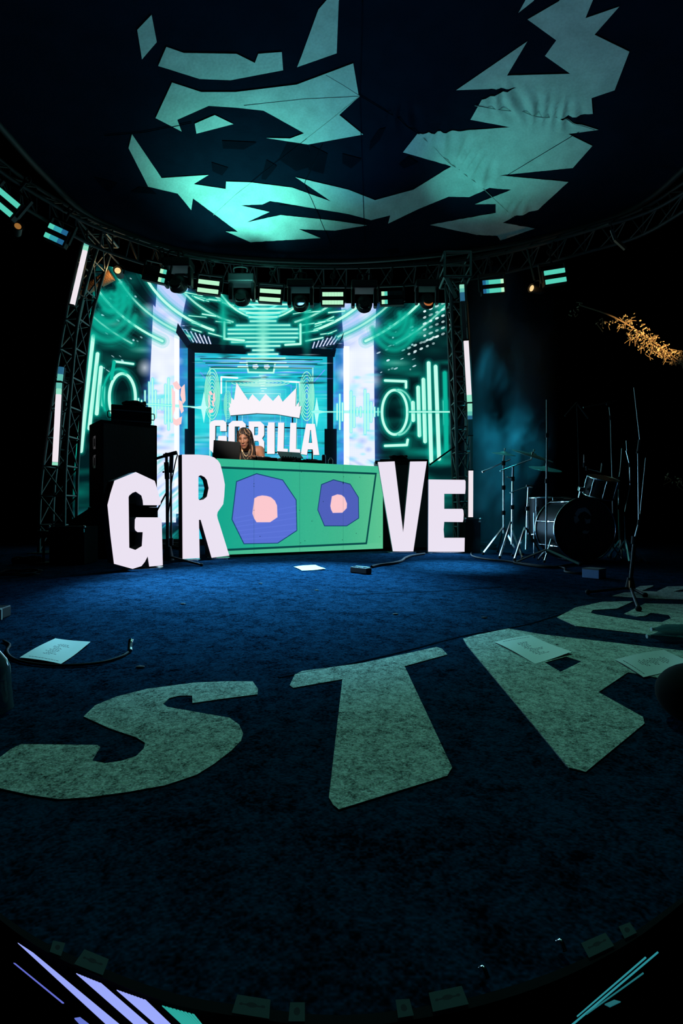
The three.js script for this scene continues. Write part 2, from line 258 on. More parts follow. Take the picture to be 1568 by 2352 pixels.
// ---------------------------------------------------------------- backdrop screen (drawn in the layout of its own face)
function screenPicture() {
  const X0 = 150, Y0 = 590, SW = 910, SH = 660, K = 2.2, c = document.createElement('canvas'); c.width = Math.round(SW * K); c.height = Math.round(SH * K);
  const g = c.getContext('2d'); g.scale(K, K); g.translate(-X0, -Y0);
  const rgba = (r, q, b, a = 1) => `rgba(${r},${q},${b},${a})`;
  const fillBox = (x0, y0, x1, y1, s) => { g.fillStyle = s; g.fillRect(x0, y0, x1 - x0, y1 - y0); };
  const poly = (pts, s) => { g.fillStyle = s; g.beginPath(); pts.forEach(([x, y], i) => (i ? g.lineTo(x, y) : g.moveTo(x, y))); g.closePath(); g.fill(); };
  const blob = (x, y, rx, ry, s, a = 1) => { g.save(); g.translate(x, y); g.scale(rx, ry); const q = g.createRadialGradient(0, 0, 0, 0, 0, 1); q.addColorStop(0, s.replace('A', a)); q.addColorStop(1, s.replace('A', 0)); g.fillStyle = q; g.fillRect(-1, -1, 2, 2); g.restore(); };
  const TE = 'rgba(8,175,150,A)', AQ = 'rgba(40,225,225,A)', BL = 'rgba(110,150,255,A)', MINT = 'rgba(190,255,232,A)', WH = 'rgba(240,245,255,A)', DK = 'rgba(0,14,18,A)';
  const line = (pts, w, s, glowW = 0, gs = TE) => { g.lineCap = 'round'; g.lineJoin = 'round'; const path = () => { g.beginPath(); pts.forEach(([x, y], i) => (i ? g.lineTo(x, y) : g.moveTo(x, y))); }; if (glowW) { for (const [k, a] of [[2, 0.14], [1, 0.24], [0.6, 0.34]]) { path(); g.lineWidth = w + glowW * k; g.strokeStyle = gs.replace('A', a); g.stroke(); } } path(); g.lineWidth = w; g.strokeStyle = s.replace('A', 1); g.stroke(); };
  const ell = (x, y, rx, ry, a0, a1, w, s, glowW = 0, alpha = 1) => { if (glowW) for (const [k, al] of [[2, 0.14], [1, 0.24], [0.5, 0.38]]) { g.beginPath(); g.ellipse(x, y, rx, ry, 0, a0, a1); g.lineWidth = w + glowW * k; g.strokeStyle = TE.replace('A', al); g.stroke(); } g.beginPath(); g.ellipse(x, y, rx, ry, 0, a0, a1); g.lineWidth = w; g.strokeStyle = s.replace('A', alpha); g.stroke(); };
  fillBox(X0, Y0, X0 + SW, Y0 + SH, rgba(1, 26, 30));
  // clouds of teal on the outer walls
  for (let k = 0; k < 160; k++) { const left = rnd() < 0.5, x = left ? rr(160, 360) : rr(850, 1050), y = rr(600, 1240); blob(x, y, rr(18, 70), rr(6, 26), TE, rr(0.12, 0.42)); }
  for (let k = 0; k < 60; k++) { const left = rnd() < 0.5; blob(left ? rr(160, 340) : rr(860, 1050), rr(600, 1240), rr(14, 45), rr(6, 20), DK, rr(0.3, 0.85)); }
  for (let k = 0; k < 40; k++) { const left = k % 2; blob(left ? rr(160, 350) : rr(850, 1045), rr(1030, 1240), rr(24, 80), rr(8, 26), k % 3 ? TE : AQ, rr(0.2, 0.5)); }
  for (const [x, y] of [[250, 740], [320, 800], [300, 1000], [950, 760], [900, 830], [1000, 700]]) { blob(x, y, 70, 30, TE, 0.55); blob(x + 10, y + 4, 36, 9, MINT, 0.35); }
  // upper middle
  for (let k = 0; k < 60; k++) blob(rr(420, 790), rr(650, 830), rr(20, 60), rr(6, 18), k % 3 ? TE : DK, rr(0.1, 0.45));
  // the corridor: aqua walls in three bands
  fillBox(430, 800, 770, 1250, rgba(24, 176, 196));
  for (let k = 0; k < 420; k++) { const y = rr(800, 1240), x = rr(425, 780); blob(x, y, rr(10, 70), rr(1.2, 6), [AQ, BL, AQ, WH, DK][Math.floor(rr(0, 4.8))], rr(0.15, 0.6)); }
  fillBox(385, 800, 432, 1090, 'rgba(30,150,200,0.8)'); fillBox(766, 800, 800, 1090, 'rgba(30,150,200,0.8)');
  for (let k = 0; k < 90; k++) { const l = rnd() < 0.5; blob(l ? rr(380, 435) : rr(765, 800), rr(820, 1080), rr(8, 22), rr(4, 26), rnd() < 0.6 ? AQ : BL, rr(0.2, 0.6)); }
  for (let k = 0; k < 30; k++) blob(rr(400, 800), rr(900, 1060), rr(14, 34), rr(14, 44), k % 3 ? 'rgba(90,240,240,A)' : BL, rr(0.25, 0.5)); blob(466, 960, 26, 90, AQ, 0.75); blob(732, 960, 26, 90, AQ, 0.75); blob(600, 920, 80, 70, AQ, 0.7);
  blob(600, 990, 150, 60, BL, 0.35);
  // nested frames running to the vanishing point
  for (let k = 0; k < 9; k++) { const q = 1 - k * 0.105, w = 118 * q, h = 92 * q, cx = 600, cy = 938; g.lineWidth = 3.4 * q; g.strokeStyle = [MINT, BL, AQ][k % 3].replace('A', 0.75); g.strokeRect(cx - w, cy - h, 2 * w, 2 * h * 1.3); }
  line([[508, 903], [508, 866], [545, 868]], 4, WH, 5, AQ); line([[652, 876], [688, 878], [688, 906]], 4, WH, 5, AQ);
  line([[460, 855], [500, 905]], 2, BL); line([[745, 850], [700, 900]], 2, BL);
  for (let k = 0; k < 7; k++) ell(598, 879, 66 - k * 9, 8.5 - k * 1.15, 0, 7, 1.6, MINT, 1, 0.85);
  for (let k = 0; k < 7; k++) { ell(487, 905, 17 - k * 2.2, 58 - k * 8, 0, 7, 1.8, MINT, 1.5, 0.9); ell(704, 910, 17 - k * 2.2, 56 - k * 8, 0, 7, 1.8, MINT, 1.5, 0.9); ell(523, 930, 9 - k * 1.2, 32 - k * 4.4, 0, 7, 1.2, MINT, 1, 0.8); }
  // dark door frame of the corridor
  poly([[425, 795], [440, 792], [772, 802], [768, 820], [446, 810]], rgba(0, 10, 20)); fillBox(431, 800, 447, 1075, rgba(1, 16, 30)); fillBox(751, 810, 765, 1085, rgba(1, 16, 30)); fillBox(745, 985, 773, 1075, rgba(0, 10, 16)); fillBox(424, 985, 442, 1075, rgba(0, 16, 26));
  for (let k = 0; k < 26; k++) { blob(rr(420, 470), rr(745, 790), 9, 1.6, WH, 0.8); blob(rr(722, 782), rr(770, 810), 9, 1.6, WH, 0.8); }
  poly([[415, 725], [520, 735], [500, 794], [440, 790]], 'rgba(0,20,34,0.75)'); poly([[690, 740], [786, 735], [770, 802], [700, 802]], 'rgba(0,20,34,0.7)');
  for (let k = 0; k < 7; k++) { line([[418 + k * 10, 756 + k * 3], [436 + k * 8, 784 + k * 1.2]], 2.2, WH, 2, BL); line([[782 - k * 10, 768 + k * 3], [766 - k * 8, 790 + k * 1.5]], 2, WH, 2, BL); }
  // the two lavender light columns
  for (const [q, up] of [[[[352, 700], [412, 772], [404, 1200], [330, 1200]], [[362, 640], [432, 662], [410, 770], [356, 720]]], [[[788, 800], [858, 752], [862, 1200], [790, 1200]], [[782, 690], [864, 690], [862, 752], [790, 800]]]]) {
    g.save(); g.shadowColor = 'rgba(90,120,255,0.95)'; g.shadowBlur = 60; poly(q, rgba(226, 234, 255)); poly(up, rgba(190, 205, 255)); g.restore();
    const x0 = Math.min(...q.map((p) => p[0])), x1 = Math.max(...q.map((p) => p[0]));
    for (let k = 0; k < 60; k++) blob(rr(x0, x1), rr(860, 1190), rr(8, 26), rr(3, 12), k % 2 ? BL : AQ, rr(0.12, 0.5));
    for (let k = 0; k < 14; k++) blob(rr(x0, x1), rr(690, 900), rr(15, 30), rr(10, 30), WH, 0.7);
  }
  fillBox(400, 770, 412, 1180, 'rgba(245,250,255,0.95)'); fillBox(789, 795, 802, 1180, 'rgba(245,250,255,0.98)');
  // sweeping rings overhead
  for (let k = 0; k < 7; k++) { const R = 60 + k * 56, w = [4, 6, 4.6, 6, 4.4, 5.4, 4][k], gap = k < 2 ? 0 : 0.045 + 0.028 * k; for (const [a, b] of k < 2 ? [[0.1, 0.9]] : [[0.08, 0.5 - gap], [0.5 + gap, 0.92]]) { g.lineCap = 'round'; ell(606, 566 - k * 6, R * 1.16 + 30, R * 0.60 + 92, a * Math.PI, b * Math.PI, w, MINT, 14, [1, 0.95, 0.8, 1, 0.7, 0.95, 0.6][k]); } }
  for (let k = 0; k < 26; k++) { const s = k % 2 ? 1 : -1, x = 606 + s * rr(60, 150), y = rr(700, 800) - Math.abs(x - 606) * 0.16; line([[x, y], [x + s * rr(14, 46), y - rr(3, 9)]], rr(1.6, 3.4), MINT, 5); }
  ell(606, 600, 120, 132, 0.25, 2.9, 4, MINT, 6); ell(606, 610, 70, 100, 0.35, 2.8, 4, MINT, 6);
  poly([[424, 792], [440, 788], [600, 797], [770, 803], [767, 819], [600, 811], [446, 807]], rgba(1, 12, 22)); poly([[408, 742], [440, 788], [428, 796], [404, 764]], rgba(2, 20, 40)); poly([[790, 762], [770, 803], [757, 808], [786, 778]], rgba(2, 20, 40));
  // spine of bars
  for (let y = 700; y < 850; y += 9.5) { const w = 14 + 34 * Math.abs(Math.sin(y * 0.047)) + rr(0, 14) + (y > 745 && y < 790 ? 26 : 0); line([[604 - w, y], [604 + w, y - 0.6]], 4.2, MINT, 6, AQ); }
  for (let y = 850; y < 905; y += 6) line([[603 - rr(2, 9), y], [603 + rr(2, 9), y]], 2, MINT);
  blob(604, 780, 18, 100, MINT, 0.9); blob(604, 760, 120, 55, TE, 0.35); blob(604, 905, 60, 60, WH, 0.55); blob(540, 830, 60, 14, WH, 0.35); blob(670, 835, 60, 14, WH, 0.35); for (let k = 0; k < 60; k++) blob(rr(450, 750), rr(812, 880), rr(8, 40), rr(1, 3.4), [WH, DK, BL, DK][k % 4], rr(0.3, 0.8));
  line([[515, 740], [515, 778], [560, 782]], 5, MINT, 6); line([[690, 745], [690, 790], [655, 792]], 5, MINT, 6);
  blob(512, 720, 14, 90, TE, 0.9); blob(704, 750, 16, 90, TE, 0.9);
  g.strokeStyle = rgba(190, 255, 235); g.lineWidth = 4; g.beginPath(); g.moveTo(566, 830); g.lineTo(632, 832); g.lineTo(628, 856); g.lineTo(570, 855); g.closePath(); g.fillStyle = rgba(30, 150, 140); g.fill(); g.stroke();
  poly([[580, 838], [590, 836], [594, 842], [588, 848], [580, 846]], rgba(225, 255, 245)); poly([[606, 838], [616, 837], [620, 843], [614, 849], [606, 846]], rgba(225, 255, 245));
  for (let k = 0; k < 5; k++) line([[460 + k * 6, 824 + k * 5], [740 - k * 6, 826 + k * 5]], 1.6, k % 2 ? BL : DK);
  // wave forms along the walls
  const midL = (x) => 925 + (x - 170) * 0.05, bars = (list, w, lean = 4) => { for (const [x, a, b, l = lean] of list) line([[x, a], [x - l, b]], w, MINT, 8); };
  g.save(); bars([[201, 772, 1044, 32], [214, 772, 1036, 28], [224, 813, 984, 19], [232, 844, 950, 10]], 9); bars([[238, 890, 930, 2]], 8); bars([[186, 830, 1075, 20]], 8); g.restore();
  ell(281, 914, 30, 56, 0, 7, 7, MINT, 12); ell(272, 910, 36, 62, 2.6, 5.2, 4, TE, 8); blob(282, 914, 22, 44, DK, 0.6);
  for (const [x, h] of [[318, 12], [325, 8], [333, 30], [342, 50], [350, 58], [357, 30], [364, 10], [372, 12], [380, 44], [387, 58], [394, 40]]) line([[x, 928 - h], [x, 928 + h]], 3.2, MINT, 3, AQ);
  line([[300, 926], [470, 936]], 2, MINT, 3, AQ);
  for (const s of [-1, 1]) { poly([[437, 936], [462, 932], [468, 900], [473, 932], [478, 936], [473, 940], [468, 972], [462, 940]], 'rgba(190,255,245,0.8)'); poly([[752, 946], [732, 942], [727, 912], [722, 942], [716, 946], [722, 950], [727, 982], [732, 950]], 'rgba(190,255,245,0.8)'); }
  line([[716, 946], [872, 946]], 2, MINT, 3, AQ);
  for (const [x, h] of [[774, 18], [780, 40], [786, 20], [806, 46], [813, 34], [820, 8], [828, 10], [838, 50], [845, 40], [852, 22], [860, 10], [868, 8]]) line([[x, 946 - h], [x, 946 + h]], 3.2, MINT, 3, AQ);
  ell(906, 947, 29, 51, 0, 7, 6, MINT, 12); ell(914, 947, 33, 52, 4.7, 7.8, 4, MINT, 6, 0.6); blob(905, 947, 20, 42, DK, 0.6);
  bars([[948, 925, 965, -1], [960, 890, 1000, -3], [972, 872, 1014, -4], [984, 834, 1060, -6], [1000, 842, 1054, -8], [1021, 922, 974, -2]], 9); line([[1021, 857], [1025, 1036]], 9, TE, 6); line([[940, 946], [1040, 946]], 3, MINT, 4);
  line([[884, 874], [932, 876], [932, 890]], 6, MINT, 8); line([[884, 1024], [934, 1022], [936, 1010]], 6, MINT, 8); line([[262, 830], [306, 836]], 5, MINT, 6); line([[262, 832], [256, 870]], 8, TE);
  // sparks of white
  for (let r = 0; r < 8; r++) for (let k = 0; k < 5; k++) { g.save(); g.translate(975 + k * 14 - (r > 5 ? 36 : 0), 715 + r * 14 - k * 6); g.rotate(-0.45); g.fillStyle = rgba(235, 255, 255, rr(0.5, 1)); g.beginPath(); g.ellipse(0, 0, rr(3.5, 6), 2.6, 0, 0, 7); g.fill(); g.restore(); }
  for (let k = 0; k < 46; k++) { const l = k % 2; g.save(); g.translate(l ? rr(215, 330) : rr(862, 960), rr(l ? 625 : 745, 860)); g.rotate(l ? 0.6 : -0.4); g.fillStyle = rgba(220, 245, 255, rr(0.4, 0.95)); g.beginPath(); g.ellipse(0, 0, rr(2, 6), rr(1, 2.4), 0, 0, 7); g.fill(); g.restore(); }
  for (const [cx, cy, s] of [[250, 690, 1], [262, 660, 0.6], [905, 730, 0.8]]) for (let k = 0; k < 4; k++) ell(cx, cy, (18 + k * 16) * s, (26 + k * 22) * s, -0.5 + k * 0.3, 2.2 + k * 0.2, 5, TE, 12, 0.35);
  // pink masks, broken shapes
  for (const [ox, oy, s] of [[410, 930, 1], [486, 925, 0.5]]) { const P = (a) => a.map(([x, y]) => [ox + x * s, oy + y * s]); poly(P([[-14, -50], [-4, -55], [6, -40], [0, -34], [-8, -38]]), rgba(255, 205, 205)); poly(P([[6, -40], [14, -48], [16, -10], [10, -2], [4, -22]]), rgba(255, 205, 205)); poly(P([[-16, -40], [-8, -30], [-8, 10], [-14, 30]]), rgba(255, 210, 212)); poly(P([[0, -12], [8, -8], [12, 14], [6, 20], [2, 6]]), rgba(255, 205, 205)); poly(P([[-14, 28], [-6, 34], [8, 26], [6, 44], [-4, 48], [-12, 44]]), rgba(255, 205, 205)); }
  // lower floor of the picture
  for (let k = 0; k < 120; k++) { const l = rnd() < 0.5; g.save(); g.translate(l ? rr(330, 440) : rr(770, 930), rr(1060, 1235)); g.rotate(l ? -0.7 : 0.5); blob(0, 0, rr(10, 40), rr(2, 7), [WH, AQ, BL, TE][Math.floor(rr(0, 4))], rr(0.2, 0.7)); g.restore(); }
  // the fine grid of the tiles
  g.globalAlpha = 0.06; for (let x = X0; x < X0 + SW; x += 1.8) fillBox(x, Y0, x + 0.6, Y0 + SH, rgba(0, 0, 0)); for (let y = Y0; y < Y0 + SH; y += 1.8) fillBox(X0, y, X0 + SW, y + 0.6, rgba(0, 0, 0)); g.globalAlpha = 1;
  const t = new THREE.CanvasTexture(c); t.colorSpace = THREE.SRGBColorSpace; return { t, X0, Y0, SW, SH };
}
{
  const S = screenPicture(), D = 8.0, o = thing('led_screen', 'huge backdrop screen glowing with teal neon corridor graphics', 'screen', at(605, 1238, D).setY(0));
  const outline = [[165, 1238], [168, 1100], [178, 1000], [196, 800], [222, 604], [330, 632], [440, 664], [600, 690], [750, 697], [1030, 696], [1036, 800], [1043, 1080], [1047, 1238]];
  const loc = ([x, y]) => { const p = rel(o, at(x, y, D)); return [p.x, p.y]; };
  const g = new THREE.ShapeGeometry(shapeOf(outline.map(loc))), pos = g.attributes.position, [ax, ay] = loc([S.X0, S.Y0]), [bx, by] = loc([S.X0 + S.SW, S.Y0 + S.SH]);
  for (let i = 0; i < pos.count; i++) g.attributes.uv.setXY(i, (pos.getX(i) - ax) / (bx - ax), (pos.getY(i) - by) / (ay - by));
  part(o, 'display_face', g, new THREE.MeshStandardMaterial({ color: 0x020303, roughness: 0.6, emissive: 0xffffff, emissiveMap: S.t, emissiveIntensity: 1.18 }));
  const back = extrude(shapeOf(outline.map(loc)), 0.1).translate(0, 0, -0.105); part(o, 'cabinet', back, M.matte);
  const [lx] = loc([165, 1238]), [rx, y0] = loc([1047, 1238]);
  part(o, 'base_rail', box(rx - lx, y0, 0.16, (lx + rx) / 2, y0 / 2, -0.08), M.grey, 'dark plinth under the screen');
}

// ---------------------------------------------------------------- standing light-box letters
function lightLetter(name, label, foot, turn, thick, outline, hole, plates, light, power) {
  const o = thing(name, label, 'sign', foot, turn, 'standing light-box letters beside the booth'), loc = standing(foot, turn);
  let pts = outline.map(([x, y]) => loc(x, y)), hs = hole ? [hole.map(([x, y]) => loc(x, y))] : [];
  const low = Math.min(...pts.map((p) => p[1])), lift = 0.022 - low;
  pts = pts.map(([u, v]) => [u, Math.max(0.022, v + Math.min(lift, 0.05))]); hs = hs.map((h) => h.map(([u, v]) => [u, v + Math.min(lift, 0.05)]));
  const s = shapeOf(pts, hs);
  part(o, 'letter_body', extrude(s, thick, 0.004).translate(0, 0, -thick - 0.002), M.side, 'dark painted sides');
  part(o, 'letter_face', extrude(s, 0.006, 0.002).translate(0, 0, -0.004), M.letterFace, 'glowing white letter face');
  for (const [u0, u1] of plates) part(o, 'base_plate', new THREE.CylinderGeometry(1, 1, 0.016, 40).scale((u1 - u0) / 2, 1, 0.13).translate((u0 + u1) / 2, 0.01, -thick / 2), M.chrome, 'chromed oval foot');
  const us = pts.map((p) => p[0]), vs = pts.map((p) => p[1]), u0 = Math.min(...us), u1 = Math.max(...us), v0 = Math.min(...vs), v1 = Math.max(...vs);
  const c = V3((u0 + u1) / 2, (v0 + v1) / 2, 0.02); o.updateMatrixWorld(true);
  panel(light, o.localToWorld(c), V3(Math.sin(turn), 0, Math.cos(turn)), (u1 - u0) * 0.8, (v1 - v0) * 0.95, new THREE.Color(0.28, 0.64, 1.0), power);
  return o;
}
const D2R = Math.PI / 180;
lightLetter('light_box_letter', 'glowing white light-box letter G standing leftmost', fl(374, 1307), 43 * D2R, 0.16,
  [[312, 1093], [355.5, 1113], [363, 1138], [369.5, 1162], [368.5, 1167], [366, 1169], [329, 1169], [328, 1158], [325, 1147], [312, 1138], [304, 1141], [297, 1147], [295.5, 1151], [297, 1267], [311, 1272], [326, 1263], [328, 1231], [316, 1231], [311, 1227], [309.5, 1222], [310, 1202], [313, 1197], [367, 1197], [371.5, 1203], [374, 1307], [343, 1310], [341, 1297], [339.5, 1286], [333, 1299], [325, 1309], [304.5, 1315.5], [262, 1304], [254, 1240], [247, 1169], [253.5, 1143], [263, 1113]],
  null, [[-0.34, 0.03]], 'light_box_letter_g_light', 15);
lightLetter('light_box_letter', 'glowing white light-box letter R overlapping the booth', fl(420, 1290), 40 * D2R, 0.1,
  [[418, 1050], [456.5, 1050], [478, 1052], [492, 1056.6], [501, 1064], [506, 1072], [512, 1095], [516.5, 1119], [515, 1145], [512.6, 1164], [500, 1182], [498.6, 1189], [500, 1197], [505, 1212], [526.7, 1282], [486, 1287], [461, 1200], [457, 1200], [458.6, 1288], [419.5, 1290]],
  [[455, 1101], [457, 1098.5], [461.6, 1097], [470, 1101], [475.7, 1108], [480, 1127], [475.7, 1147], [468, 1153.5], [458, 1155.6], [455, 1152]], [[-0.03, 0.2], [0.31, 0.55]], 'light_box_letter_r_light', 7);
lightLetter('light_box_letter', 'glowing white light-box letter V at right end of booth', at(925, 1271, 6.5).setY(0), 0, 0.1,
  [[867.5, 1065], [906, 1063.5], [925.7, 1227], [941.5, 1064], [980, 1063.5], [949, 1270], [902, 1270]], null, [[-0.2, 0.2]], 'light_box_letter_v_light', 8);
lightLetter('light_box_letter', 'glowing white light-box letter E standing rightmost', at(1025, 1272, 6.42).setY(0), 0, 0.1,
  [[984, 1105], [1067, 1106], [1069, 1109], [1069, 1126], [1068, 1138], [1020, 1138], [1020, 1172.5], [1061.5, 1172.5], [1064, 1176], [1064.7, 1185], [1064, 1198], [1062.7, 1203], [1020, 1202.5], [1018.5, 1220], [1020, 1239], [1067, 1239], [1066.5, 1271], [983, 1271]], null, [[-0.24, 0.24]], 'light_box_letter_e_light', 16);

// ---------------------------------------------------------------- the booth with its screen front
const boothL = fl(497, 1281), boothR = fl(879, 1265), boothMid = boothL.clone().lerp(boothR, 0.5), boothW = boothL.distanceTo(boothR), boothTurn = Math.atan2(-(boothR.z - boothL.z), boothR.x - boothL.x);
const boothLoc = standing(boothMid, boothTurn), BH = 1.13;
const booth = thing('dj_booth', 'long booth with green cassette picture on its screen front', 'booth', boothMid, boothTurn);
{
  const K = 760, c = document.createElement('canvas'), x0 = -boothW / 2, y0 = 0.03; c.width = Math.round(boothW * K); c.height = Math.round((BH - y0) * K);
  const g = c.getContext('2d'), T = (px, py) => { const [u, v] = boothLoc(px, py); return [(u - x0) * K, (BH - v) * K]; };
  const poly = (pts, s, edge, w = 8) => { g.beginPath(); pts.forEach((p, i) => { const q = T(...p); i ? g.lineTo(...q) : g.moveTo(...q); }); g.closePath(); g.fillStyle = s; g.fill(); if (edge) { g.lineWidth = w; g.strokeStyle = edge; g.lineJoin = 'round'; g.stroke(); } };
  const grd = g.createLinearGradient(0, 0, c.width, 0); grd.addColorStop(0, 'rgb(20,164,140)'); grd.addColorStop(0.3, 'rgb(46,176,142)'); grd.addColorStop(0.75, 'rgb(66,182,140)'); grd.addColorStop(1, 'rgb(92,196,146)');
  g.fillStyle = grd; g.fillRect(0, 0, c.width, c.height);
  poly([[480, 1040], [890, 1050], [890, 1087], [863, 1088], [500, 1074]], 'rgba(60,186,146,0.8)'); poly([[500, 1263], [841, 1248], [890, 1246], [890, 1290], [480, 1300]], 'rgba(96,198,152,0.6)');
  for (let k = 0; k < 5000; k++) { g.fillStyle = rnd() < 0.5 ? 'rgba(255,255,255,0.025)' : 'rgba(0,40,40,0.035)'; g.fillRect(rr(0, c.width), rr(0, c.height), rr(2, 16), rr(2, 6)); }
  g.lineWidth = 19; g.strokeStyle = 'rgb(6,72,72)'; g.beginPath(); [[488, 1073], [863, 1088], [841, 1248], [500, 1264]].forEach((p, i) => { const q = T(...p); i ? g.lineTo(...q) : g.moveTo(...q); }); g.stroke();
  const blue = 'rgb(88,112,212)', rim = 'rgb(20,66,110)', pink = 'rgb(252,200,206)';
  poly([[589, 1088], [649, 1102.5], [680, 1148.5], [681.5, 1218.6], [637.6, 1247.5], [560, 1249], [532.5, 1193], [543, 1106]], blue, rim);
  poly([[765.5, 1102], [804, 1112], [823, 1142.6], [823.7, 1190], [796, 1208], [745, 1208], [729.5, 1171], [738, 1113]], 'rgb(78,96,186)', rim);
  g.save(); g.beginPath();[[532, 1150], [681, 1148], [681, 1219], [637, 1247], [560, 1249], [532, 1193]].forEach((p, i) => { const q = T(...p); i ? g.lineTo(...q) : g.moveTo(...q); }); g.clip();
  for (let k = 0; k < 7; k++) { const a = T(540, 1190 + k * 10), b = T(690, 1160 + k * 14); g.strokeStyle = 'rgba(130,150,250,0.16)'; g.lineWidth = 9; g.beginPath(); g.moveTo(...a); g.lineTo(...b); g.stroke(); } g.restore();
  poly([[584, 1144.6], [592, 1140], [602, 1138], [612, 1139], [622, 1142], [631, 1150], [636, 1161], [637, 1188], [620, 1199.5], [589, 1199.5], [583, 1190], [579.5, 1179]], pink, 'rgb(190,170,220)', 3);
  poly([[762, 1140], [774.5, 1135.5], [784, 1137], [791, 1142.6], [796.6, 1156.6], [796, 1167], [786, 1177.5], [764, 1178], [760, 1170], [758.4, 1162]], pink, 'rgb(190,170,220)', 3);
  g.fillStyle = 'rgb(8,30,36)'; for (const [x, y] of [[583, 1111], [583, 1117], [789, 1095], [826, 1096], [692, 1084], [688, 1172], [716, 1197], [597, 1232], [690, 1247], [700, 1242], [788, 1270], [872, 1233], [786, 1240], [742, 1152], [583, 1172], [818, 1225]]) { const q = T(x, y); g.fillRect(q[0] - 3, q[1] - 3, 6, 6); }
  g.strokeStyle = 'rgba(10,60,60,0.55)'; g.lineWidth = 2; for (const x of [583, 688, 788]) { const a = T(x, 1050), b = T(x, 1290); g.beginPath(); g.moveTo(...a); g.lineTo(...b); g.stroke(); }
  { const a = T(788, 1106), b = T(788, 1112); g.strokeStyle = 'rgb(8,24,40)'; g.lineWidth = 7; g.beginPath(); g.moveTo(...a); g.lineTo(...b); g.stroke(); }
  const t = new THREE.CanvasTexture(c); t.colorSpace = THREE.SRGBColorSpace;
  const face = new THREE.PlaneGeometry(boothW, BH - y0).translate(0, (BH + y0) / 2, 0);
  part(booth, 'screen_front', face, new THREE.MeshStandardMaterial({ color: 0x020303, roughness: 0.6, emissive: 0xffffff, emissiveMap: t, emissiveIntensity: 1 }), 'glowing green screen with two blue reels');
  part(booth, 'front_cabinet', box(boothW, BH - y0, 0.09, 0, (BH + y0) / 2, -0.047), M.matte);
  part(booth, 'plinth', box(boothW - 0.02, 0.03, 0.09, 0, 0.015, -0.05), M.matte);
  part(booth, 'side_panel', box(0.03, BH - 0.045, 0.48, -boothW / 2 + 0.02, (BH - 0.045) / 2, -0.333), M.matte);
  part(booth, 'side_panel', box(0.03, BH - 0.045, 0.48, boothW / 2 - 0.02, (BH - 0.045) / 2, -0.333), M.matte);
  part(booth, 'table_top', box(boothW - 0.02, 0.04, 0.49, 0, BH - 0.025, -0.337), M.black);
  booth.updateMatrixWorld(true);
  panel('booth_screen_light', booth.localToWorld(V3(0, BH / 2, 0.03)), V3(Math.sin(boothTurn), 0, Math.cos(boothTurn)), boothW * 0.95, BH * 0.9, new THREE.Color(0.12, 0.55, 0.50), 2.0);
}
const onBooth = (u, z, y = BH - 0.005) => { booth.updateMatrixWorld(true); return booth.localToWorld(V3(u, y, z)); };
const boothAt = (px, z) => { // metres along the booth where a sight line crosses the line z metres behind its front
  const n = V3(Math.sin(boothTurn), 0, Math.cos(boothTurn)); return standing(boothMid.clone().addScaledVector(n, z), boothTurn)(px, 1050)[0]; };
{ // laptop, seen from behind
  const u = boothAt(521, -0.2), o = thing('laptop', 'black laptop with open lid on the booth', 'laptop', onBooth(u, -0.22), boothTurn + 0.1);
  part(o, 'keyboard_base', box(0.34, 0.018, 0.24, 0, 0.012, -0.13, 0.006), M.black);
  const lid = box(0.33, 0.225, 0.01, 0, 0.112, 0, 0.004).rotateX(0.16).translate(0, 0.015, -0.01); part(o, 'lid', lid, std(0.02, 0.024, 0.026, { roughness: 0.4 }));
  part(o, 'laptop_screen', box(0.30, 0.19, 0.002, 0, 0.112, -0.0065).rotateX(0.16).translate(0, 0.015, -0.01), glow(0.5, 0.45, 0.4, 0.6));
}
function deck(label, px, w) {
  const o = thing('deck_player', label, 'player', onBooth(boothAt(px, -0.35), -0.36), boothTurn, 'players on the booth');
  part(o, 'body', box(w, 0.07, 0.3, 0, 0.036, 0, 0.01), M.black);
  part(o, 'jog_wheel', new THREE.CylinderGeometry(0.09, 0.09, 0.012, 32).translate(0, 0.077, 0.03), M.steel);
  for (const x of [-0.1, -0.07]) part(o, 'button', new THREE.CylinderGeometry(0.012, 0.012, 0.01, 14).translate(x, 0.076, 0.12), M.grey);
  return o;
}
deck('flat black player beside the laptop', 604, 0.28); deck('flat black player nearest the drinks', 713, 0.3);
{
  const o = thing('mixer', 'black mixer with raised tilted screen on the booth', 'mixer', onBooth(boothAt(660, -0.35), -0.36), boothTurn);
  part(o, 'body', box(0.27, 0.08, 0.3, 0, 0.04, 0, 0.01), M.black);
  part(o, 'raised_screen', box(0.32, 0.15, 0.012, 0, 0, 0, 0.005).rotateX(-0.95).translate(0.05, 0.135, -0.02), std(0.015, 0.018, 0.02, { roughness: 0.3 }));
  part(o, 'badge', new THREE.TorusGeometry(0.007, 0.002, 8, 20, 5).translate(0.05, 0.145, 0.02), M.brass, 'small gold badge');
  for (let k = 0; k < 6; k++) part(o, 'knob', new THREE.CylinderGeometry(0.009, 0.011, 0.022, 12).translate(-0.1 + k * 0.035, 0.088, 0.11), M.rubber);
}
{ // knobs on the far player are a part of a slim controller
  const o = thing('controller', 'slim black controller with a row of knobs', 'controller', onBooth(boothAt(700, -0.12), -0.13), boothTurn);
  part(o, 'body', box(0.3, 0.045, 0.13, 0, 0.023, 0, 0.006), M.black);
  for (let k = 0; k < 5; k++) part(o, 'knob', new THREE.CylinderGeometry(0.01, 0.012, 0.02, 12).translate(-0.1 + k * 0.05, 0.053, -0.02), M.rubber);
}
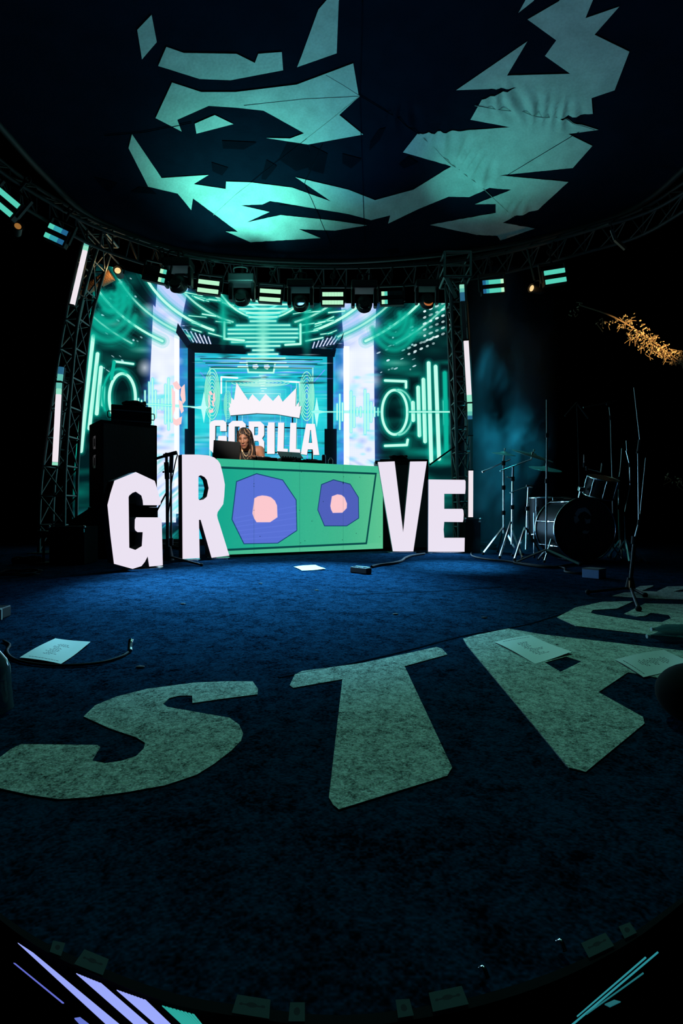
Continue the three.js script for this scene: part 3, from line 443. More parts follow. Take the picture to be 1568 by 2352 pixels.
{
  const o = thing('drink_can', 'slim silver and blue drink can on the booth', 'can', onBooth(boothAt(743, -0.2), -0.2), 0);
  part(o, 'can_body', new THREE.LatheGeometry([[0, 0], [0.02, 0], [0.026, 0.01], [0.026, 0.125], [0.021, 0.138], [0.02, 0.14]].map(([x, y]) => new THREE.Vector2(x, y)), 28), std(0.10, 0.28, 0.45, { metalness: 0.8, roughness: 0.3 }));
  part(o, 'can_lid', new THREE.CylinderGeometry(0.02, 0.02, 0.004, 24).translate(0, 0.14, 0), M.chrome);
}
const clear = new THREE.MeshPhysicalMaterial({ color: new THREE.Color().setRGB(0.3, 0.45, 0.5), transmission: 0.85, thickness: 0, roughness: 0.08, ior: 1.4, side: THREE.DoubleSide });
function bottle(label, pos, h, r, group) {
  const o = thing('water_bottle', label, 'bottle', pos, 0, group);
  const prof = [[0.001, 0.004], [r * 0.5, 0], [r * 0.92, 0.006], [r, h * 0.06], [r * 0.96, h * 0.2], [r, h * 0.26], [r * 0.96, h * 0.34], [r, h * 0.42], [r, h * 0.62], [r * 0.86, h * 0.72], [r * 0.42, h * 0.86], [r * 0.36, h * 0.9], [r * 0.36, h * 0.94]];
  part(o, 'bottle_body', new THREE.LatheGeometry(prof.map(([x, y]) => new THREE.Vector2(x, y)), 36), clear);
  part(o, 'cap', new THREE.CylinderGeometry(r * 0.4, r * 0.4, h * 0.07, 20).translate(0, h * 0.965, 0), std(0.5, 0.6, 0.62, { roughness: 0.4 }));
  return o;
}
bottle('small clear water bottle beside the can on the booth', onBooth(boothAt(759, -0.2), -0.2), 0.115, 0.03);

// ---------------------------------------------------------------- the sign with a crown behind the booth
{
  const D = 7.35, o = thing('crown_sign', 'glowing white sign reading GORILLA under a jagged crown', 'sign', at(607, 1176, D).setY(0));
  const loc = ([x, y]) => { const p = rel(o, at(x, y, D)); return [p.x, p.y]; };
  const crown = [[543, 878.6], [570, 919], [579.5, 905], [596, 922], [610, 904], [626.7, 921], [640, 906.6], [649, 922.7], [680, 891], [678.5, 934], [687, 922], [686, 934], [692, 932], [687, 960], [635, 951], [589, 949], [528.5, 954], [525, 938], [528, 934], [526, 924.5], [530, 928], [531, 912.5], [537, 919]];
  const put = (name, pts, holes, label) => {
    const s = shapeOf(pts.map(loc), (holes ?? []).map((h) => h.map(loc)));
    const body = part(o, name, extrude(s, 0.07, 0.003).translate(0, 0, -0.075), M.grey, label); part(body, 'face', extrude(s, 0.006, 0.002).translate(0, 0, -0.004), M.signFace);
  };
  put('crown', crown, null, 'jagged white crown');
  const box2 = (x0, x1, y0, y1) => ([a, b]) => [x0 + (x1 - x0) * a, y0 + (y1 - y0) * b];
  const G = box2(480.5, 520.5, 965, 1041.5), O = box2(524, 564, 966.5, 1041.5), R = box2(571, 606.5, 968, 1042.5), I = box2(613, 630.5, 970, 1042.5), L1 = box2(636, 661, 970.5, 1042.5), L2 = box2(664, 689, 971, 1043.5), A = box2(690.5, 733, 973, 1045);
  put('letter', [[0.3, 0], [0.8, 0], [0.95, 0.06], [0.98, 0.12], [0.98, 0.33], [0.62, 0.33], [0.62, 0.17], [0.34, 0.17], [0.32, 0.84], [0.64, 0.84], [0.64, 0.62], [0.5, 0.62], [0.5, 0.5], [0.55, 0.47], [0.95, 0.47], [1, 0.5], [1, 0.95], [0.95, 1], [0.25, 1], [0, 0.87], [0.02, 0.12], [0.1, 0.04]].map(G), null, 'letter G');
  put('letter', [[0.25, 0], [0.8, 0], [1, 0.1], [1, 0.9], [0.8, 1], [0.2, 1], [0, 0.88], [0.02, 0.1]].map(O), [[[0.36, 0.17], [0.66, 0.17], [0.66, 0.83], [0.36, 0.83]].map(O)], 'letter O');
  put('letter', [[0, 0], [0.75, 0], [1, 0.11], [1, 0.42], [0.86, 0.52], [1, 0.62], [1, 1], [0.68, 1], [0.66, 0.64], [0.6, 0.6], [0.36, 0.6], [0.36, 1], [0, 1]].map(R), [[[0.34, 0.16], [0.62, 0.16], [0.62, 0.38], [0.56, 0.43], [0.34, 0.43]].map(R)], 'letter R');
  put('letter', [[0.15, 0], [1, 0], [1, 1], [0, 1], [0.02, 0.11], [0.12, 0.09]].map(I), null, 'letter I');
  put('letter', [[0.1, 0], [0.66, 0], [0.6, 0.83], [1, 0.84], [0.98, 1], [0, 1]].map(L1), null, 'letter L');
  put('letter', [[0.1, 0], [0.66, 0], [0.62, 0.83], [1, 0.84], [1, 1], [0, 1]].map(L2), null, 'letter L');
  put('letter', [[0.29, 0], [0.76, 0.01], [1, 1], [0.68, 1], [0.64, 0.82], [0.38, 0.82], [0.33, 1], [0, 0.97]].map(A), [[[0.5, 0.2], [0.56, 0.2], [0.62, 0.62], [0.42, 0.62]].map(A)], 'letter A');
  const P3 = (x, y, dz) => { const [u, v] = loc([x, y]); return V3(u, v, dz); };
  part(o, 'cross_bar', rod(P3(485, 974, -0.1), P3(722, 982, -0.1), 0.009), M.black); part(o, 'cross_bar', rod(P3(485, 1036, -0.1), P3(722, 1038, -0.1), 0.009), M.black);
  for (const [x, y0] of [[541, 940], [670, 945], [485, 990], [716, 1000]]) part(o, 'upright', rod(P3(x, y0, -0.1), V3(P3(x, y0, 0).x, 0, -0.1), 0.011), M.black);
  part(o, 'foot_bar', rod(V3(-0.8, 0.015, -0.1), V3(0.8, 0.015, -0.1), 0.015), M.black);
}

// ---------------------------------------------------------------- the DJ
const smin = (a, b, k) => { const h = Math.max(k - Math.abs(a - b), 0) / k; return Math.min(a, b) - h * h * k * 0.25; };
const cap = (p, a, b, ra, rb) => { const bx = b[0] - a[0], by = b[1] - a[1], bz = b[2] - a[2], t = Math.max(0, Math.min(1, ((p[0] - a[0]) * bx + (p[1] - a[1]) * by + (p[2] - a[2]) * bz) / (bx * bx + by * by + bz * bz))); return Math.hypot(p[0] - a[0] - bx * t, p[1] - a[1] - by * t, p[2] - a[2] - bz * t) - (ra + (rb - ra) * t); };
const ovl = (p, c, r) => { const x = (p[0] - c[0]) / r[0], y = (p[1] - c[1]) / r[1], z = (p[2] - c[2]) / r[2], l = Math.hypot(x, y, z); return (l - 1) * Math.min(r[0], r[1], r[2]); };
function meshField(fn, min, max, cell, paint) {
  const span = Math.max(max[0] - min[0], max[1] - min[1], max[2] - min[2]), n = Math.ceil(span / cell) + 4, mc = new MarchingCubes(n, new THREE.MeshBasicMaterial(), false, false, 400000), half = n / 2;
  const cx = [0, 1, 2].map((i) => (min[i] + max[i]) / 2), toW = (i, k) => cx[k] + (i - half) * cell;
  for (let z = 0; z < n; z++) for (let y = 0; y < n; y++) for (let x = 0; x < n; x++) mc.field[x + y * n + z * n * n] = -fn([toW(x, 0), toW(y, 1), toW(z, 2)]);
  mc.isolation = 0; mc.update();
  const count = mc.geometry.drawRange.count, src = mc.positionArray, pos = new Float32Array(count * 3);
  for (let i = 0; i < count * 3; i++) pos[i] = cx[i % 3] + src[i] * half * cell;
  let g = new THREE.BufferGeometry(); g.setAttribute('position', new THREE.BufferAttribute(pos, 3));
  g = mergeVertices(g, 1e-5); g.computeVertexNormals();
  const q = g.attributes.position, nn = g.attributes.normal, i0 = g.index.array; // make sure that normals point outwards
  let s = 0; for (let i = 0; i < q.count; i += 7) { const p = [q.getX(i), q.getY(i), q.getZ(i)], e = 0.002; s += Math.sign(fn([p[0] + nn.getX(i) * e, p[1] + nn.getY(i) * e, p[2] + nn.getZ(i) * e]) - fn(p)); }
  if (s < 0) { const ix = Array.from(i0); for (let i = 0; i < ix.length; i += 3) { const t = ix[i]; ix[i] = ix[i + 1]; ix[i + 1] = t; } g.setIndex(ix); g.computeVertexNormals(); }
  if (paint) { const col = []; for (let i = 0; i < q.count; i++) col.push(...paint([q.getX(i), q.getY(i), q.getZ(i)])); g.setAttribute('color', new THREE.Float32BufferAttribute(col, 3)); }
  return g;
}
{
  const DD = 6.6, root = at(566, 1176, DD).setY(0);
  const o = thing('person', 'person with long braids in a black top behind the booth laptop', 'person', root, 0);
  const HC = [-0.008, 1.452, 0.11];   // head centre; the head is bent down and turned a little to the laptop
  const tilt = 0.3, yaw = -0.07, roll = 0.05, rot = new THREE.Matrix4().makeRotationFromEuler(new THREE.Euler(tilt, yaw, roll, 'YXZ')), inv = rot.clone().invert();
  const toHead = (p) => { const v = V3(p[0] - HC[0], p[1] - HC[1], p[2] - HC[2]).applyMatrix4(inv); return [v.x, v.y, v.z]; };
  const fromHead = (p) => { const v = V3(...p).applyMatrix4(rot); return V3(v.x + HC[0], v.y + HC[1], v.z + HC[2]); };
  const headField = (h) => {
    let d = ovl(h, [0, 0.025, -0.012], [0.073, 0.098, 0.092]);
    d = smin(d, ovl(h, [0, -0.045, 0.022], [0.056, 0.078, 0.064]), 0.03);      // jaw and face
    d = smin(d, ovl(h, [0, -0.104, 0.052], [0.020, 0.017, 0.018]), 0.025);      // chin
    d = smin(d, cap(h, [0, 0.006, 0.080], [0, -0.034, 0.098], 0.007, 0.011), 0.014); // nose
    for (const s of [-1, 1]) { d = smin(d, ovl(h, [s * 0.010, -0.036, 0.090], [0.008, 0.006, 0.009]), 0.008); d = smin(d, ovl(h, [s * 0.036, -0.024, 0.062], [0.020, 0.018, 0.016]), 0.02); d = smin(d, cap(h, [s * 0.012, 0.022, 0.080], [s * 0.046, 0.022, 0.064], 0.006, 0.006), 0.012); d = smin(d, ovl(h, [s * 0.073, -0.012, 0], [0.008, 0.028, 0.016]), 0.01); }
    d = smin(d, cap(h, [-0.016, -0.066, 0.080], [0.016, -0.066, 0.080], 0.0065, 0.0065), 0.008); d = smin(d, cap(h, [-0.014, -0.077, 0.078], [0.014, -0.077, 0.078], 0.0075, 0.0075), 0.008);
    for (const s of [-1, 1]) d = Math.max(d, -(Math.hypot((h[0] - s * 0.031) / 1.5, h[1] - 0.004, h[2] - 0.088) - 0.0105));                      // eye hollows
    for (const s of [-1, 1]) d = smin(d, Math.hypot(h[0] - s * 0.031, h[1] - 0.002, h[2] - 0.064) - 0.0118, 0.004);
    return d;
  };
  // shoulders, arms and legs; the left hand (image right) reaches to the mixer, the right to the laptop
  const J = { pel: [0, 0.9, -0.26], wai: [0, 1.08, -0.2], che: [0, 1.25, -0.09], nek: [0, 1.335, -0.03], sL: [0.165, 1.318, -0.04], sR: [-0.165, 1.318, -0.04], eL: [0.222, 1.17, 0.08], eR: [-0.25, 1.17, 0.05], wL: [0.15, 1.20, 0.28], wR: [-0.16, 1.2, 0.26] };
  const hand = (p, w, s) => {
    let d = ovl(p, [w[0], w[1], w[2] + 0.045], [0.038, 0.016, 0.046]);
    for (let k = 0; k < 4; k++) { const x = w[0] + (k - 1.5) * 0.019, L = [0.055, 0.066, 0.06, 0.046][k]; d = smin(d, Math.min(cap(p, [x, w[1], w[2] + 0.075], [x, w[1] + 0.006, w[2] + 0.085 + L * 0.5], 0.0085, 0.008), cap(p, [x, w[1] + 0.006, w[2] + 0.085 + L * 0.5], [x, w[1] - 0.018, w[2] + 0.085 + L], 0.008, 0.007)), 0.006); }
    return smin(d, cap(p, [w[0] - s * 0.034, w[1], w[2] + 0.03], [w[0] - s * 0.06, w[1] - 0.008, w[2] + 0.075], 0.0105, 0.008), 0.01);
  };
  const bodyField = (p) => {
    let d = cap(p, J.pel, J.wai, 0.135, 0.115); d = smin(d, cap(p, J.wai, J.che, 0.115, 0.12), 0.06);
    d = smin(d, cap(p, [-0.07, 1.27, -0.08], [0.07, 1.27, -0.08], 0.1, 0.1), 0.06);
    d = smin(d, cap(p, J.sL, J.sR, 0.05, 0.05), 0.06); d = smin(d, cap(p, J.nek, [0, 1.40, 0.06], 0.05, 0.047), 0.04);
    for (const [s, e, w, k] of [[J.sL, J.eL, J.wL, 1], [J.sR, J.eR, J.wR, -1]]) { d = smin(d, cap(p, s, e, 0.052, 0.037), 0.035); d = smin(d, cap(p, e, w, 0.037, 0.025), 0.02); d = smin(d, hand(p, w, k), 0.015); }
    for (const s of [-1, 1]) { d = smin(d, cap(p, [s * 0.085, 0.87, -0.26], [s * 0.1, 0.47, -0.18], 0.085, 0.056), 0.05); d = smin(d, cap(p, [s * 0.1, 0.47, -0.18], [s * 0.1, 0.09, -0.24], 0.054, 0.036), 0.02); d = smin(d, cap(p, [s * 0.1, 0.045, -0.26], [s * 0.11, 0.03, -0.08], 0.04, 0.028), 0.03); }
    return d;
  };
  const skin = [0.34, 0.165, 0.10], lip = [0.24, 0.075, 0.06], dark = [0.02, 0.012, 0.010], white = [0.4, 0.35, 0.31], brow = [0.05, 0.025, 0.018];
  const paintHead = (p) => {
    const h = toHead(p);
    if (h[2] > 0.03) {
      for (const s of [-1, 1]) {
        const ex = h[0] - s * 0.031, ey = h[1] - 0.001;
        if (Math.hypot(ex / 1.6, ey) < 0.0062 && h[2] < 0.082) return ey > -0.001 ? brow : Math.abs(ex) < 0.0045 ? dark : white;
        if (Math.hypot(ex / 1.8, ey - 0.004) < 0.009 && ey > 0.003 && h[2] < 0.084) return brow;
        if (Math.abs(ex) < 0.02 && Math.abs(ey - 0.023 - 0.06 * Math.abs(ex) * 0) < 0.0042 && h[2] > 0.05) return brow;
      }
      if (Math.abs(h[0]) < 0.024 - Math.abs(h[1] + 0.072) * 0.8 && h[1] < -0.059 && h[1] > -0.086) return Math.abs(h[1] + 0.0715) < 0.0016 ? dark : lip;
      if (Math.hypot(Math.abs(h[0]) - 0.008, (h[1] + 0.044)) < 0.0042 && h[2] > 0.085) return brow;
    }
    return skin;
  };
  const head = meshField((p) => smin(headField(toHead(p)), cap(p, [0, 1.36, 0.02], [HC[0], HC[1] - 0.06, HC[2] - 0.02], 0.05, 0.047), 0.02), [HC[0] - 0.13, HC[1] - 0.15, HC[2] - 0.15], [HC[0] + 0.13, HC[1] + 0.15, HC[2] + 0.15], 0.0032, paintHead);
  const torso = meshField(bodyField, [-0.36, 0, -0.45], [0.36, 1.45, 0.45], 0.0105, () => skin);
  part(o, 'body', merge([head, torso]), std(1, 1, 1, { vertexColors: true, roughness: 0.5 }));
  // black sleeveless top and dark trousers
  const topField = (p) => {
    let d = cap(p, J.pel, J.wai, 0.143, 0.124); d = smin(d, cap(p, J.wai, J.che, 0.124, 0.128), 0.06); d = smin(d, cap(p, [-0.07, 1.27, -0.08], [0.07, 1.27, -0.08], 0.108, 0.108), 0.06);
    for (const s of [-1, 1]) d = smin(d, cap(p, [s * 0.085, 1.3, -0.06], [s * 0.07, 1.375, -0.045], 0.045, 0.026), 0.04);
    d = Math.max(d, -(Math.hypot(p[0] / 0.75, p[1] - 1.40, p[2] - 0.06) - 0.085));
    return d;
  };
  part(o, 'top', meshField(topField, [-0.26, 0.82, -0.42], [0.26, 1.44, 0.12], 0.0085), std(0.010, 0.010, 0.011, { roughness: 0.85 }), 'black sleeveless top');
  part(o, 'trousers', meshField((p) => { let d = ovl(p, [0, 0.9, -0.26], [0.165, 0.12, 0.15]); for (const s of [-1, 1]) { d = smin(d, cap(p, [s * 0.085, 0.87, -0.26], [s * 0.1, 0.47, -0.18], 0.1, 0.072), 0.06); d = smin(d, cap(p, [s * 0.1, 0.47, -0.18], [s * 0.1, 0.1, -0.24], 0.07, 0.06), 0.03); } return d; }, [-0.25, 0.02, -0.45], [0.25, 1.05, 0], 0.012), std(0.012, 0.013, 0.018, { roughness: 0.9 }));
  // hair: a close cap of rows and long ropes, some of them light
  const capField = (p) => { const h = toHead(p); let d = ovl(h, [0, 0.034, -0.018], [0.082, 0.104, 0.100]); d -= 0.0025 * Math.sin(h[0] * 330); d = Math.max(d, -(ovl(h, [0, -0.028, 0.085], [0.066, 0.096, 0.085]))); return Math.max(d, -(h[1] + 0.09)); };
  const hairCap = meshField(capField, [HC[0] - 0.14, HC[1] - 0.14, HC[2] - 0.15], [HC[0] + 0.14, HC[1] + 0.17, HC[2] + 0.14], 0.004);
  const ropes = [], blond = [];
  const rope = (list, pts, r) => list.push(hose(pts, r, 34, 6));
  for (let k = 0; k < 34; k++) {
    const s = k % 2 ? 1 : -1, a = rr(-0.9, 1.0), x = s * 0.080, y = rr(-0.01, 0.07), z = -0.05 + 0.075 * Math.sin(a), p = fromHead([x * rr(0.86, 1.0), y, z]), front = s > 0 && k % 3 !== 0;
    const q = fromHead([s * 0.088, -0.07, z + 0.005]), end = V3(s * rr(0.05, 0.12), rr(1.12, 1.2), front ? rr(0.03, 0.11) : rr(-0.24, -0.12)), mid = V3(s * rr(0.07, 0.115), 1.31, front ? rr(0.05, 0.11) : rr(-0.14, -0.04));
    rope(k % 7 === 3 ? blond : ropes, [fromHead([x * 0.6, 0.115, -0.02 + z * 0.4]), p, q, mid, end], rr(0.0055, 0.0085));
  }
  for (const s of [-1, 1]) for (let k = 0; k < 7; k++) { const z = -0.03 + k * 0.011; rope(k === 4 ? blond : ropes, [fromHead([s * 0.06, 0.1, z * 0.6]), fromHead([s * 0.081, 0.045, z]), fromHead([s * (0.078 - 0.001 * k), -0.05, z + 0.006]), fromHead([s * 0.074, -0.115, z + 0.004]), V3(s * (0.062 + 0.004 * k), 1.26, 0.02 + z), V3(s * (0.05 + 0.006 * k), 1.15, 0.04 + z)], 0.0075); }
  for (const [x, e] of [[-0.03, 0.2], [0.02, 0.1], [0.05, -0.1]]) rope(blond, [fromHead([x, 0.122, 0.03]), fromHead([x * 1.6 + 0.02, 0.075, 0.072]), fromHead([0.078, 0.03 + e * 0.05, 0.035]), fromHead([0.088, -0.03, 0.0])], 0.0045);
  part(o, 'hair', merge([hairCap, ...ropes]), std(0.022, 0.013, 0.010, { roughness: 0.6 }), 'dark braids');
  part(o, 'light_braids', blond, std(0.42, 0.26, 0.15, { roughness: 0.6 }), 'light brown braids');
  const neckl = (y, w, r) => hose([V3(-w, 1.37, -0.03), V3(-w * 0.8, 1.33, 0.035), V3(-w * 0.35, y + 0.02, 0.046), V3(0.005, y, 0.05), V3(w * 0.4, y + 0.02, 0.046), V3(w * 0.8, 1.33, 0.035), V3(w, 1.37, -0.03)], r, 40, 6);
  part(o, 'necklace', [neckl(1.235, 0.06, 0.0016), neckl(1.19, 0.068, 0.0014), ball(0.006, 0.004, 1.19, 0.055)], std(0.8, 0.62, 0.36, { metalness: 1, roughness: 0.3 }), 'gold chains');
}

// ---------------------------------------------------------------- truss towers
function tower(label, left, right, D, half, group) {
  // two chord lines traced at their own depth, doubled front and back; rungs and diagonals between them
  const o = thing('truss_tower', label, 'truss', at((left.at(-1)[0] + right.at(-1)[0]) / 2, 1176, D).setY(0), 0, group);
  const line = (pts, d) => { const c = new THREE.CatmullRomCurve3(pts.map(([x, y]) => at(x, y, D)), false, 'centripetal'); return c.getSpacedPoints(22).map((p) => rel(o, V3(p.x, Math.max(p.y, 0.012), p.z - d))); };
  const sides = [line(left, -half), line(right, -half), line(right, half), line(left, half)];
  for (const s of sides) part(o, 'chord', hose(s, 0.022, 44, 8), M.truss);
  for (const [a, b] of [[0, 1], [2, 3], [1, 2], [3, 0]]) for (let k = 0; k < 22; k += 2) {
    part(o, 'rung', rod(sides[a][k], sides[b][k], 0.011, 0.011, 6), M.truss);
    part(o, 'diagonal', rod(sides[a][k], sides[b][Math.min(22, k + 2)], 0.010, 0.010, 6), M.truss);
  }
  const c = [0, 1, 2, 3].map((i) => sides[i].at(-1)), m = c.reduce((q, p) => q.add(p), V3(0, 0, 0)).multiplyScalar(0.25);
  part(o, 'base_plate', box(0.5, 0.012, 0.5, m.x, 0.006, m.z), M.truss);
  // bolted corner block on top
  const t = [0, 1, 2, 3].map((i) => sides[i][0]), top = t.reduce((q, p) => q.add(p), V3(0, 0, 0)).multiplyScalar(0.25), blk = [];
  const w = 0.17, h = 0.32, cs = [[-w, -w], [w, -w], [w, w], [-w, w]];
  for (let i = 0; i < 4; i++) { const [x, z] = cs[i], [x2, z2] = cs[(i + 1) % 4]; blk.push(rod(V3(x, 0, z), V3(x, h, z), 0.018), rod(V3(x, 0, z), V3(x2, 0, z2), 0.018), rod(V3(x, h, z), V3(x2, h, z2), 0.018), rod(V3(x, h * 0.45, z), V3(x2, h * 0.45, z2), 0.012)); }
  const b = part(o, 'corner_block', blk, M.truss); b.position.copy(top); b.position.y -= 0.02;
  part(o, 'bracket', [beam(V3(top.x - 0.16, top.y - 0.02, top.z + 0.17), V3(top.x - 0.02, top.y - 0.3, top.z + 0.17), 0.05, 0.012)], M.truss);
  return o;
}
tower('aluminium truss tower left of the backdrop screen', [[207, 548], [168, 720], [142, 870], [124, 1000], [110, 1110], [106, 1180], [105, 1272]], [[247, 548], [197, 720], [179, 870], [169, 1000], [164, 1090], [162, 1180], [162, 1272]], 6.6, 0.15);
tower('aluminium truss tower right of the backdrop screen', [[1028, 645], [1034, 760], [1040, 900], [1044, 1060], [1047, 1180], [1049, 1266]], [[1061, 645], [1069, 760], [1075, 900], [1076, 1060], [1075, 1180], [1075, 1266]], 6.85, 0.13);

let ringC = [];
// rear ring truss under the rim of the roof
{
  const top = [[-40, 335], [55, 410], [150, 470], [225, 512], [330, 552], [430, 583], [560, 602], [700, 610], [840, 610], [960, 604], [1040, 597], [1180, 570], [1330, 528], [1470, 482], [1600, 400]], ring = (dy, dz) => { const c = new THREE.CatmullRomCurve3(top.map(([x, y]) => { const d = 3.5 * F / (CY - y), p = at(x, y, d); return V3(p.x, p.y - dy, p.z + dz); }), false, 'centripetal'); return c.getSpacedPoints(58); };
  const o = thing('ring_truss', 'dark curved truss under the rear edge of the tent roof', 'truss', [0, 0, 0]);
  const A = ring(0, 0), B = ring(0.30, 0), C = ring(0.15, 0.26); ringC = C;
  for (const s of [A, B, C]) part(o, 'chord', hose(s, 0.02, 120, 8), M.rig);
  for (let k = 0; k < 58; k++) for (const [p, q] of [[A, B], [B, C], [C, A]]) part(o, 'diagonal', rod(p[k], q[k + (k % 2)], 0.009, 0.009, 6), M.rig);
}
const hangTo = (p) => ringC.reduce((a, q) => (Math.abs(q.x - p.x) < Math.abs(a.x - p.x) ? q : a), ringC[0]);   // the lower chord above a fixture
function hanger(o, y0) { o.updateMatrixWorld(true); const a = V3(0, y0, -0.05), b = rel(o, hangTo(o.position)); part(o, 'hanger', rod(a, b, 0.012, 0.012, 8), M.rig); }
// two-row panel lights clamped to the ring; each row is seven cells
const cellMats = { n: M.cellOn, t: M.cellTeal, m: M.cellMid, b: M.cellBlue, o: M.cellOff };
const rows = [
  [8, 462, 5.0, 40, 'ttttttt', 66, 'at the left picture edge'], [128, 537, 5.6, 25, 'ttmmmbb', 46, 'left of the left truss tower'], [355, 629, 6.45, 13, 'ooooont', 50, 'lit only at its right end'],
  [478, 658, 6.7, 7, 'nnnnnnn', 48, 'above the left lavender column'], [620, 678, 6.85, 4, 'nnnnnnn', 48, 'left of the middle of the ring'], [764, 685, 6.85, 0, 'nnnnnnn', 48, 'right of the middle of the ring'],
  [900, 683, 6.8, -2, 'ntooooo', 48, 'lit only at its left end'], [1133, 657, 6.5, -5, 'bmttttn', 48, 'right of the right truss tower'], [1275, 634, 6.2, -9, 'ttttttt', 48, 'rightmost of the row']];
for (const [px, py, d, tilt, cells, w, where] of rows) {
  const o = thing('panel_light', 'two-row teal panel light ' + where, 'light', at(px, py, d), 0, 'panel lights along the ring truss'); o.rotation.z = -tilt * D2R;
  const W = w / F * d, H = 0.052, cw = W / 7;
  part(o, 'housing', box(W + 0.04, 0.19, 0.07, 0, 0, -0.045, 0.008), M.black);
  part(o, 'fin', box(W, 0.012, 0.02, 0, 0, -0.004), M.rubber); part(o, 'fin', box(W, 0.008, 0.02, 0, 0.016, -0.004), M.rubber);
  part(o, 'yoke', [box(0.02, 0.2, 0.03, -W / 2 - 0.03, 0.06, -0.05), box(0.02, 0.2, 0.03, W / 2 + 0.03, 0.06, -0.05), box(W + 0.08, 0.02, 0.03, 0, 0.17, -0.05)], M.black);
  part(o, 'clamp', [rod(V3(0, 0.17, -0.05), V3(0, 0.3, -0.05), 0.014), new THREE.TorusGeometry(0.03, 0.01, 6, 16).translate(0, 0.32, -0.05)], M.rubber);
  for (const y of [0.055, -0.055]) for (let k = 0; k < 7; k++) part(o, 'led_cell', box(cw * 0.97, H, 0.012, (k - 3) * cw, y, -0.004), cellMats[cells[k]]);
  hanger(o, 0.3);
}
// one lamp per lit fixture at the ends of the row lights the cloth and the deck
for (const [px, py, d, k] of [[128, 537, 5.6, 0.25], [478, 658, 6.7, 0.9], [620, 678, 6.85, 0.9], [764, 685, 6.85, 0.9], [1275, 634, 6.2, 0.5]]) panel('panel_light_glow', at(px, py, d).add(V3(0, 0, 0.02)), V3(0, 0, 1), 0.28, 0.16, new THREE.Color(0.35, 1, 0.75), k * 1.5);
// moving heads
for (const [px, py, d, s, where, lens] of [[410, 652, 6.6, 1, 'beside the left lavender column'], [556, 684, 6.75, 0.95, 'left of the ring middle'], [690, 697, 6.75, 0.95, 'at the middle of the ring'], [836, 699, 6.75, 0.95, 'before the right lavender column'], [980, 692, 6.7, 0.85, 'next to the right truss tower, with an orange lens', 1]]) {
  const o = thing('moving_head', 'black moving head lamp ' + where, 'light', at(px, py, d), 0, 'moving heads under the ring truss'); o.scale.setScalar(s);
  part(o, 'head', [new THREE.SphereGeometry(0.115, 24, 18).scale(1, 1, 1.1), new THREE.CylinderGeometry(0.075, 0.095, 0.1, 24).rotateX(1.1).translate(0, -0.05, 0.09)], M.black);
  part(o, 'lens', new THREE.CylinderGeometry(0.066, 0.066, 0.012, 24).rotateX(1.1).translate(0, -0.073, 0.135), lens ? M.warmFaint : std(0.01, 0.012, 0.014, { roughness: 0.1 }));
  for (const x of [-0.155, 0.155]) part(o, 'yoke_arm', box(0.05, 0.24, 0.12, x, 0.075, 0, 0.02), M.black);
  part(o, 'base', box(0.36, 0.11, 0.24, 0, 0.24, 0, 0.02), M.black);
  part(o, 'handle', hose([V3(-0.09, 0.3, 0.12), V3(-0.09, 0.35, 0.13), V3(0.09, 0.35, 0.13), V3(0.09, 0.3, 0.12)], 0.01, 16, 6), M.rubber);
  part(o, 'clamp', rod(V3(0, 0.29, 0), V3(0, 0.42, 0), 0.016), M.rubber); hanger(o, 0.4);
}
// warm round lamps
function warmLamp(label, px, py, d, r, turn, mat, cone) {
  const o = thing('par_lamp', label, 'light', at(px, py, d), turn);
  part(o, 'can', new THREE.LatheGeometry([[r * 0.55, -0.2], [r * 0.9, -0.16], [r, -0.02], [r * 1.08, 0.01], [r * 0.98, 0.005], [r * 0.92, -0.02]].map(([x, y]) => new THREE.Vector2(x, y)), 28).rotateX(Math.PI / 2), M.black);
  part(o, 'lamp_lens', new THREE.SphereGeometry(r * 0.93, 24, 12, 0, 7, 0, 0.9).scale(1, 0.35, 1).translate(0, -r * 0.3, 0).rotateX(Math.PI / 2), mat);
  part(o, 'bracket', hose([V3(-r * 1.1, 0, -0.08), V3(-r * 1.15, r * 1.5, -0.08), V3(0, r * 2.1, -0.08), V3(r * 1.15, r * 1.5, -0.08), V3(r * 1.1, 0, -0.08)], 0.008, 24, 6), M.rubber);
  hanger(o, r * 2.1);
  return o;
}
warmLamp('glowing warm round lamp at the upper left of the screen', 270, 621, 6.95, 0.056, 0.2, M.warmLens);
warmLamp('small warm oval lamp right of the right truss tower', 1220, 662, 6.3, 0.05, -1.15, M.warmLens);
warmLamp('dim amber lamp at the left picture edge', 41, 519, 5.2, 0.042, 0.6, M.warmDim);
{ const l = new THREE.PointLight(WARM, 0.22, 0, 2); l.name = 'par_lamp_light'; l.position.copy(at(267, 624, 6.84)); l.castShadow = true; scene.add(l); }
{ const l = new THREE.PointLight(WARM, 0.1, 0, 2); l.name = 'par_lamp_light_right'; l.position.copy(at(1222, 662, 6.2)); l.castShadow = true; scene.add(l); }
{ // tan pipe standing in for the amber-lit streak by the left warm lamp
  const a = at(256, 632, 7.0), b = at(168, 682, 7.0), o = thing('streak_pipe', 'tan pipe standing in for an amber-lit streak by the left tower', 'pipe', a);
  part(o, 'pipe', rod(V3(0, 0, 0), b.clone().sub(a), 0.08, 0.055, 16), std(0.42, 0.24, 0.13, { roughness: 0.8, bumpMap: clothBump, bumpScale: 0.02 }));
  part(o, 'strap', rod(b.clone().sub(a).multiplyScalar(0.3), b.clone().sub(a).multiplyScalar(0.34), 0.076, 0.075, 16), M.rubber);
}
